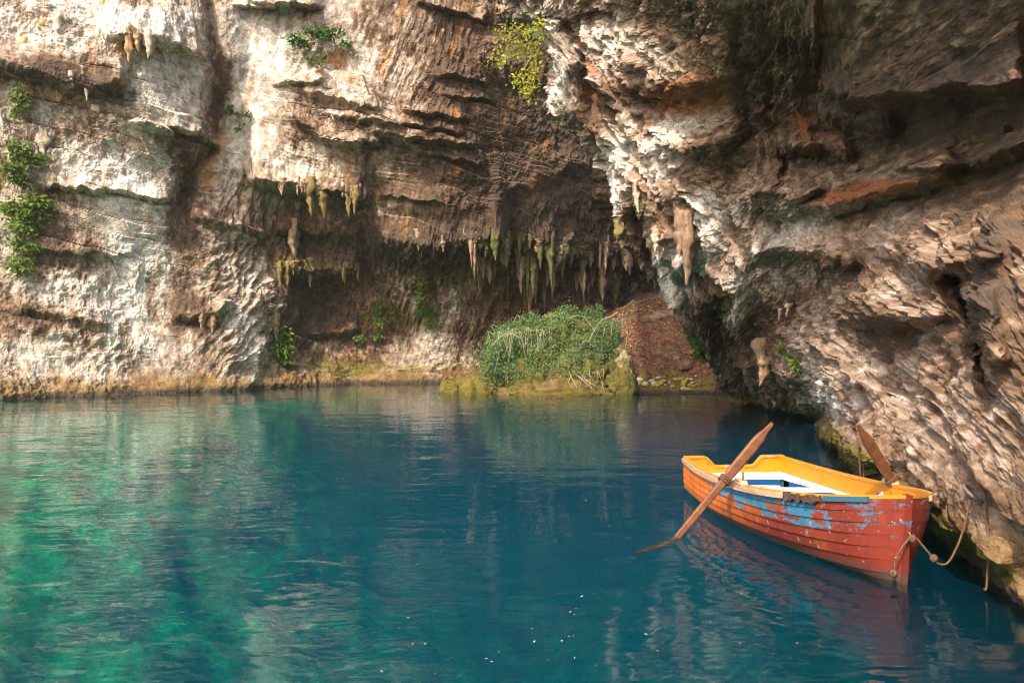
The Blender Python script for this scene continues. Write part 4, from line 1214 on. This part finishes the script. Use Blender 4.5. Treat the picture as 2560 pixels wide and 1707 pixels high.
M_HULL = hull_paint()
M_YEL = paint('yellow_paint', (.62, .235, .010), (.56, .11, .015), .555, .4, 2.4, .05)
M_YEL2 = paint('yellow_gunwale_paint', (.62, .24, .012), (.50, .32, .19), .53, .5, 9, .08)
M_WHITE = paint('white_paint', (.80, .76, .68), (.6, .46, .34), .66, .45)
M_BLUE = paint('blue_paint', (.01, .085, .25), (.03, .22, .45), .66, .4)
M_DBLUE = paint('dull_blue_paint', (.03, .10, .15), (.05, .07, .08), .60, .6)
M_WOOD = simple_material('worn_gunwale_wood', (.34, .20, .11), (.62, .47, .33), 14, .75, .004, (1, .12, 1))
M_OAR = simple_material('oar_wood', (.12, .045, .022), (.25, .10, .045), 9, .55, .003, (1, 1, 1))
M_DWOOD = simple_material('rotten_and_underwater_wood', (.03, .018, .012), (.12, .07, .04), 22, .9, .01)
M_ROPE = NT('rope_fibre')
_w = M_ROPE.n('TexWave', Scale=28.0, Distortion=2.0)
M_ROPE.l(M_ROPE.coord('Object'), _w.inputs['Vector'])
M_ROPE.principled(M_ROPE.mix(_w.outputs['Fac'], (.11, .055, .03), (.23, .125, .07)), .9, M_ROPE.bump(_w.outputs['Fac'], .004))
M_ROPE = M_ROPE.m
M_IRON = simple_material('rusty_iron', (.10, .08, .07), (.24, .20, .17), 25, .6, .003)


def part(mb, name, mat, parent=None, angle=35):
    o = mb.build(name, mat, parent or boat)
    o.data.set_sharp_from_angle(angle=math.radians(angle))
    return o


NPL = 7
TS = [.04 + .96 * (k / NPL) ** .92 for k in range(NPL + 1)]
for side in (-1, 1):
    for i in range(NPL):
        t0, t1 = TS[i] - (.012 if i else 0), TS[i + 1]
        mb = MB(); rings = []
        for u in US:
            lap = .020 * min(1, (BL - u) / .5 + .15)
            rings.append([hull(u, t1, side, .001), hull(u, (t0 + t1) / 2, side, lap * .5), hull(u, t0, side, lap), hull(u, t0, side, lap - .018), hull(u, (t0 + t1) / 2, side, lap * .5 - .018), hull(u, t1, side, -.014)])
        if side > 0:
            rings = [r[::-1] for r in rings]
        mb.loft(rings)
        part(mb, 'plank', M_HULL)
    def strip(name, mat, f, us=US, angle=35):
        mb = MB()
        rr_ = [f(u) for u in us]
        if side < 0: rr_ = [r[::-1] for r in rr_]
        mb.loft(rr_)
        return part(mb, name, mat, None, angle)
    def box(u, v0, v1, z0, z1):
        return [Vector((side * v0, -u, z0)), Vector((side * v1, -u, z0)), Vector((side * v1, -u, z1)), Vector((side * v0, -u, z1))]
    inw = lambda u, k: max(half(u) - k, .004)
    uc = [u for u in US if u <= 4.5]
    strip('gunwale', M_YEL2, lambda u: box(u, inw(u, .055), half(u) + .004, sheer(u) - .012, sheer(u) + .028))
    if side < 0:
        strip('rubbing_strake', M_WOOD, lambda u: box(u, half(u) + .006, half(u) + .042, sheer(u) - .05, sheer(u) + .012), [u for u in US if u <= 3.62])
        strip('rubbing_strake', M_DBLUE, lambda u: box(u, half(u) + .006, half(u) + .030, sheer(u) - .045, sheer(u) + .012), [u for u in US if 4.02 <= u <= 4.5])
        rsp = random.Random(5)
        strip('broken_gunwale_end', M_DWOOD, lambda u: box(u, half(u) + .0, half(u) + .02 + rsp.uniform(0, .04), sheer(u) - .04 - rsp.uniform(0, .05), sheer(u) + rsp.uniform(-.01, .034)), [3.6 + .03 * k for k in range(16)])
    else:
        strip('rubbing_strake', M_WOOD, lambda u: box(u, half(u) + .006, half(u) + .042, sheer(u) - .05, sheer(u) + .012), uc)
    zb = lambda u: sheer(u) - .235
    def th(u, z): return (z - ZK) / (sheer(u) - ZK)
    def lin(u, z0, z1, o=.032):
        a_, m_, b_ = hull(u, th(u, z1), side, -o), hull(u, th(u, (z0 + z1) / 2), side, -o), hull(u, th(u, z0), side, -o)
        s_ = Vector((-side * .012, 0, 0))
        for p in (a_, m_, b_):
            if p.x * side < .016: p.x = side * .016
        return [b_, m_, a_, a_ + s_, m_ + s_, b_ + s_]
    strip('bulwark_lining', M_YEL, lambda u: lin(u, zb(u), sheer(u) - .014), uc)
    strip('lower_lining', M_DBLUE, lambda u: lin(u, .0, zb(u) - .002), uc)
    vin = lambda u: spl(u, [.6, 1.2, 1.8, 2.6, 3.4, 4.0], [.60, .75, .82, .82, .70, .42])
    ub = [.02 + k * 3.9 / 30 for k in range(31)]
    strip('side_bench', M_WHITE, lambda u: box(u, vin(max(u, .6)), max(hull(u, th(u, zb(u)), 1, -.05).x, vin(max(u, .6)) + .02), zb(u) - .028, zb(u)), ub)
    uf = [.66 + k * 3.2 / 24 for k in range(25)]
    strip('bench_stripe', M_BLUE, lambda u: box(u, vin(u) + .004, vin(u) + .02, zb(u) - .115, zb(u) - .03), uf)
    strip('bench_lip', M_WHITE, lambda u: box(u, vin(u) - .004, vin(u) + .02, zb(u) - .145, zb(u) - .117), uf)


def bar(name, mat, v0, v1, u0, u1, z0, z1, crown=0.0, angle=35):
    mb = MB(); rings = []
    for k in range(17):
        v = v0 + (v1 - v0) * k / 16
        c = crown * (1 - (2 * k / 16 - 1) ** 2)
        rings.append([Vector((v, -u0, z0 + c)), Vector((v, -u1, z0 + c)), Vector((v, -u1, z1 + c)), Vector((v, -u0, z1 + c))])
    mb.loft(rings)
    return part(mb, name, mat, None, angle)


zb0 = sheer(.5) - .235
bar('stern_bench', M_WHITE, -.62, .62, .03, .52, zb0 - .026, zb0 + .002, .012)
bar('bench_stripe', M_BLUE, -.545, .545, .50, .518, zb0 - .115, zb0 - .029, .012)
bar('bench_lip', M_WHITE, -.545, .545, .50, .53, zb0 - .145, zb0 - .117, .012)
bar('locker_panel', M_DBLUE, -.62, .62, .47, .49, -.05, zb0 - .03, 0)
zt = sheer(1.5) - .225
bar('thwart', M_WHITE, -.80, .80, 1.42, 1.64, zt - .026, zt + .002, .02)
bar('thwart_stripe', M_BLUE, -.79, .79, 1.64, 1.655, zt - .115, zt - .029, .02)
bar('thwart_lip', M_WHITE, -.79, .79, 1.64, 1.668, zt - .145, zt - .117, .02)
zt = sheer(3.0) - .24
bar('thwart', M_WHITE, -.74, .74, 2.9, 3.15, zt - .026, zt + .002, .015)
for k in range(6):
    bar('floor_board', M_DBLUE, -.48 + .165 * k, -.48 + .165 * k + .15, .62, 3.6, .0, .02)
# transom with its sculling notch
def transom_top(v):
    a = abs(v)
    return sheer(0) + .012 - .155 * (1 - float(sstep(.30, .50, np.float64(a))))
outl = [hull(0, t, -1) for t in np.linspace(0, 1, 14)]
outl = [Vector((0, 0, ZK))] + outl[1:]
vs = np.linspace(-half(0), half(0), 41)
top = [Vector((v, 0, transom_top(v))) for v in vs]
full = outl + top[1:-1] + [Vector((-p.x, 0, p.z)) for p in outl[1:][::-1]]
mb = MB()
mb.loft([[p + Vector((0, .03, 0)) for p in full], [p + Vector((0, -.025, 0)) for p in full]])
part(mb, 'transom', M_YEL)
mb = MB()
mb.loft([[Vector((v, .045, transom_top(v) + .002)), Vector((v, -.05, transom_top(v) + .002)), Vector((v, -.05, transom_top(v) + .03)), Vector((v, .045, transom_top(v) + .03))] for v in vs])
part(mb, 'transom_cap', M_YEL2)
# stem post
mb = MB(); rings = []
for k in range(15):
    t = .02 + .98 * k / 14
    p = hull(BL, t, 1); u = -p.y
    zz_ = p.z + (.03 if k == 14 else 0)
    rings.append([Vector((-.028, -u + .05, zz_)), Vector((-.022, -u - .045, zz_)), Vector((.022, -u - .045, zz_)), Vector((.028, -u + .05, zz_))])
mb.loft(rings)
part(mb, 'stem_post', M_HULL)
mb = MB()
uu = [4.05 + .05 * k for k in range(11)]
l_ = [Vector((-max(half(u) - .05, .01), -u, sheer(u) - .006)) for u in uu]
mb.loft([[Vector((p.x, p.y, p.z - .03)), Vector((-p.x, p.y, p.z - .03)), Vector((-p.x, p.y, p.z)), p] for p in l_])
part(mb, 'breasthook', M_YEL)


def ring_obj(name, c, R, r, mat, parent, ax=(0, 0, 1), tilt=None, n=20):
    mb = MB()
    q = Vector((0, 0, 1)).rotation_difference(Vector(ax))
    pts = [q @ Vector((R * math.cos(2 * math.pi * k / n), R * math.sin(2 * math.pi * k / n), 0)) + Vector(c) for k in range(n + 1)]
    mb.tube(pts, r, 6, False)
    return mb.build(name, mat, parent)


Mi = Matrix.Translation(BO) @ Matrix.Rotation(BR, 4, 'Z')
W2B = Mi.inverted()
for piv in ((Vector((2.74, 9.52, .63)), -1), (Vector((4.80, 9.42, .66)), 1)):
    p = W2B @ piv[0]
    u = -p.y
    mb = MB()
    zz_ = sheer(u) + .028
    vx = piv[1] * (half(u) - .03)
    mb.loft([[Vector((vx - .05, p.y - .12 * s1, zz_ + .0)), Vector((vx + .05, p.y - .12 * s1, zz_)), Vector((vx + .04, p.y - .10 * s1, zz_ + .055)), Vector((vx - .04, p.y - .10 * s1, zz_ + .055))] for s1 in (-1, -.3, .3, 1)])
    part(mb, 'oar_block', M_WOOD)
    mb = MB(); mb.tube([(vx, p.y - .07, zz_), (vx, p.y - .07, zz_ + .16)], .014, 8)
    part(mb, 'thole_pin', M_IRON)
bring = W2B @ Vector((4.075, 7.60, .50))
ring_obj('bow_ring', (0, -BL - .03 + .04, .50), .05, .010, M_IRON, boat, (1, 0, 0))

# oars
def oar(T, E, label, seed, beyond=.85):
    T, E = Vector(T), Vector(E)
    ax = (E - T); L = ax.length + beyond; ax.normalize()
    side_ = ax.cross(Vector((0, 1, 0))).normalized()         # broad face turned towards the open water
    th_ = side_.cross(ax)
    o = empty('oar', T + ax * ((E - T).length * .5))
    base = Vector(o.location)
    def sect(d, w, t):
        c = T + ax * d - base
        return [c + side_ * (w * .84 * a) + th_ * (t * b) for a, b in ((-.5, -.25), (-.35, -.5), (.35, -.5), (.5, -.25), (.5, .25), (.35, .5), (-.35, .5), (-.5, .25))]
    mb = MB()
    Le = (E - T).length
    mb.loft([sect(0, .048, .04), sect(.02, .056, .045), sect(.14, .085, .05), sect(.27, .155, .055), sect(.40, .165, .06), sect(Le * .42, .155, .065), sect(Le * .52, .125, .065), sect(Le * .62, .11, .06), sect(Le * .85, .10, .055), sect(Le, .095, .05)])
    part(mb, 'loom', M_OAR, o)
    mb = MB()
    fl_ = Vector((ax.x, ax.y, ax.z * .2)); c0_ = E - base; up_ = Vector((0, 0, 1)); sd_ = fl_.cross(up_).normalized()  # blade flattened in shape to stand in for refraction at the surface
    def bs(d, w, t): return [c0_ + fl_ * d + sd_ * (w * a) + up_ * (t * b - .035 * min(1, d * 6)) for a, b in ((-.5, -.25), (-.35, -.5), (.35, -.5), (.5, -.25), (.5, .25), (.35, .5), (-.35, .5), (-.5, .25))]
    mb.loft([bs(-.02, .07, .05), bs(.12, .08, .04), bs(beyond * .6, .11, .022), bs(beyond, .09, .015)])
    part(mb, 'blade', M_DWOOD, o)  # dark wood paints in the dim look of a blade under water
    mb = MB()
    for k in range(4):
        d = Le * .5 + .022 * k - .03
        pts = []
        for j in range(17):
            a = 2 * math.pi * j / 16
            pts.append(T + ax * (d + .012 * math.sin(a)) - base + side_ * (.078 * math.cos(a)) + th_ * (.046 * math.sin(a)))
        mb.tube(pts, .011, 6, False)
    p0 = T + ax * (Le * .5) - base + side_ * .07
    mb.tube(catmull([p0, p0 + Vector((.06, -.05, .05)), p0 + Vector((.14, -.03, .02)), p0 + Vector((.15, .02, -.06))], 6), .009, 6)
    mb.build('lashing', M_ROPE, o)
    return tag(o, label, 'oar')


oar((3.41, 9.70, 1.43), (2.09, 9.41, 0), 'reddish brown wooden oar lashed to the gunwale on the open water side', 1, .8)
oar((4.20, 9.00, 1.495), (5.40, 9.72, 0), 'reddish brown wooden oar lashed to the gunwale on the rock side', 2, .4)

# folded cloth on the side bench
cl = MB(); rg = np.random.default_rng(5)
cz_ = sheer(2.95) - .235
cc = Mi @ Vector((.80, -2.80, cz_ + .006))
rows = []
for i in range(12):
    row = []
    for j in range(10):
        u, v = i / 11 - .5, j / 9 - .5
        h_ = .015 + .13 * max(0, 1 - abs(u - .12 + .3 * v) * 6) * (1 - abs(v) * 1.4) + .07 * max(0, 1 - abs(u + .22 - .2 * v) * 7) * (1 - abs(v)) + rg.uniform(0, .008)
        row.append((u * .30 + .03 * math.sin(v * 7), v * .22, h_))
    rows.append(row)
cl.loft(rows, False, False)
t = NT('blue_white_cloth')
wv = t.n('TexWave', Scale=9.0, Distortion=1.5)
t.l(t.coord('Object'), wv.inputs['Vector'])
t.principled(t.mix(t.ramp(wv.outputs['Fac'], .45, .55), (.03, .05, .42), (.75, .75, .78)), .85)
clo = cl.build('cloth', t.m)
sol = clo.modifiers.new('thick', 'SOLIDIFY'); sol.thickness = .006
clo.location = cc
clo.rotation_euler = (0, 0, .6)
tag(clo, 'crumpled blue and white striped cloth lying in the boat', 'cloth')

# ------------------------------------------------------------------ mooring ring and ropes
rk_ = right_at(2440, 1222)
toe = (Vector((0, 0, rk_.z)) - rk_).normalized()
rc = rk_ + toe * .10
mr = empty('mooring_ring', rk_)
ring_obj('ring', (rc - rk_) + Vector((-.03, 0, -.02)), 0.10, .019, M_IRON, mr, (.5, -.45, .75))
mb = MB(); mb.tube([-toe * .15, toe * .05 + Vector((.03, 0, .03))], .022, 8); mb.build('staple', M_IRON, mr)
tag(mr, 'rusty iron mooring ring fixed in the rock beside the boat', 'mooring ring')
bowp = Mi @ Vector((0, -BL - .04, .50))
rp = rc + Vector((-.07, -.03, -.06))
def L3(a, b, t, sag): return a.lerp(b, t) + Vector((0, 0, -sag))
def rope_obj(name, ctrl, r, label, knots=()):
    base = Vector(ctrl[0])
    o = empty(name, base)
    mb = MB()
    pts = catmull([Vector(p) - base for p in ctrl], 10)
    mb.tube(pts, r, 8)
    mb.build('strand', M_ROPE, o)
    for kp in knots:
        k = MB()
        for j in range(3):
            pts = []
            for a in range(13):
                an = 2 * math.pi * a / 12
                pts.append(Vector(kp) - base + Vector((.026 * math.cos(an), .012 * (j - 1), .026 * math.sin(an))).lerp(Vector((.012 * (j - 1), .026 * math.cos(an), .026 * math.sin(an))), .5 * j))
            k.tube(pts, .017, 6, False)
        k.build('knot', M_ROPE, o)
    return tag(o, label, 'rope')
kn = L3(rp, bowp, .62, .36)
rope_obj('mooring_rope', [rp, L3(rp, bowp, .06, .16), L3(rp, bowp, .18, .36), L3(rp, bowp, .36, .50), L3(rp, bowp, .52, .46), kn, L3(rp, bowp, .80, .16), L3(rp, bowp, .93, .02), bowp, bowp + Vector((-.06, -.02, -.04)), bowp + Vector((-.13, -.01, -.16)), bowp + Vector((-.16, .02, -.32)), bowp + Vector((-.165, .03, -.40))], 0.0115,
         'brown mooring rope sagging from the bow of the boat to the rock', [kn, bowp + Vector((-.165, .03, -.37)), bowp + Vector((0, -.02, 0))])
e0 = rc + Vector((.03, -.03, .04))
to_ = toe * .22
rope_obj('rope_end', [e0, e0 + to_ * .4 + Vector((.03, -.03, -.05)), e0 + to_ * .8 + Vector((.05, -.02, -.3)), e0 + to_ + Vector((.075, -.01, -.5)), Vector((e0.x + .06, e0.y, .10)) + to_, Vector((e0.x + .03, e0.y, .06)) + to_], 0.0115, 'loose brown rope end hanging down from the mooring ring')
h0 = right_at(2150, 1075); toe = (Vector((0, 0, h0.z)) - h0).normalized()
h0 = h0 + toe * .10
rope_obj('hanging_rope', [h0, h0 + toe * .05 + Vector((0, 0, -.1)), h0 + toe * .05 + Vector((.0, 0, -.5)), Vector((h0.x + .01, h0.y + toe.y * .05, .03))], .013, 'thin pale double rope hanging from the rock behind the boat', [h0 + toe * .05 + Vector((0, 0, -.12))])
h1 = h0 + Vector((.07, .02, 0))
rope_obj('hanging_rope', [h1, h1 + toe * .05 + Vector((0, 0, -.1)), h1 + toe * .05 + Vector((.0, 0, -.5)), Vector((h1.x - .02, h1.y + toe.y * .05, .03))], .011, 'thinner strand hanging beside the pale rope on the rock')

# ------------------------------------------------------------------ floating leaf scraps
rs = random.Random(11)
fl_px = [(700 + a * .3827, 1100 + b * .3827) for a, b in ((370, 250), (410, 252), (640, 500), (1050, 657), (1255, 497), (1985, 348), (1998, 395), (1875, 415), (1140, 607), (935, 750), (900, 812), (130, 535), (20, 962), (310, 1232), (75, 1253), (775, 1233), (835, 1162), (730, 1138), (1935, 1100), (1893, 1124), (1922, 1138), (2057, 1005), (1970, 1022),
         (1645, 1230), (1660, 1318), (1915, 1280), (1888, 1283), (1840, 1313), (1348, 1428), (1382, 1448), (1430, 1385), (2058, 1475), (1925, 1425), (665, 1512), (1750, 1437), (1010, 1525), (945, 1332), (865, 1332))]
fl_px += [(1550 + a * .4294, 1000 + b * .4294) for a, b in ((700, 1417), (1030, 1415), (218, 1460), (150, 1363))]
fl_px += [(a * .3827, 950 + b * .3827) for a, b in ((1228, 745), (230, 490), (255, 597), (115, 572), (205, 668), (1095, 230))]
M_FLOT = simple_material('floating_leaf', (.45, .28, .10), (.7, .58, .38), 60, .7, .001)
flm = bpy.data.meshes.new('floating_leaf')
flm.from_pydata([(-1, 0, .12), (-.4, .42, 0), (.4, .36, .05), (1, 0, .22), (.4, -.36, .02), (-.4, -.42, .06), (-.4, 0, -.08), (.4, 0, -.05)], [], [(0, 6, 1), (0, 5, 6), (1, 6, 7, 2), (6, 5, 4, 7), (2, 7, 3), (7, 4, 3)])
flm.materials.append(M_FLOT)
for (x, y) in fl_px:
    d = F * HC / (y - CY)
    o = bpy.data.objects.new('floating_leaf', flm); COL.objects.link(o)
    s1 = rs.choice((.006, .008, .010, .014)) * rs.uniform(.8, 1.2) * (1 + d * .04)
    o.scale = (s1, s1, s1)
    o.rotation_euler = (0, 0, rs.uniform(0, 6.3))
    o.location = ((x - CX) / F * d, d, .004 + s1 * .05)
    tag(o, 'tiny pale dead leaf floating on the blue water', 'leaf', 'leaf scraps floating on the lake')

# ------------------------------------------------------------------ sunlit mist in the air of the sinkhole
t = NT('haze')
pv = t.n('VolumePrincipled', Density=HAZE, Anisotropy=0.3)
pv.inputs['Color'].default_value = (1.0, 0.97, 0.92, 1)
t.l(pv.outputs[0], t.out.inputs['Volume'])
hm = MB()
hx0, hx1, hy0, hy1, hz0, hz1 = -60, 50, -40, 80, -11.5, 32
hm.v = [(hx0, hy0, hz0), (hx1, hy0, hz0), (hx1, hy1, hz0), (hx0, hy1, hz0), (hx0, hy0, hz1), (hx1, hy0, hz1), (hx1, hy1, hz1), (hx0, hy1, hz1)]
hm.f = [(3, 2, 1, 0), (4, 5, 6, 7), (0, 1, 5, 4), (1, 2, 6, 5), (2, 3, 7, 6), (3, 0, 4, 7)]
hz = hm.build('haze', t.m, None, False)
tag(hz, 'thin sunlit mist filling the air of the sinkhole', 'haze', kind='stuff')
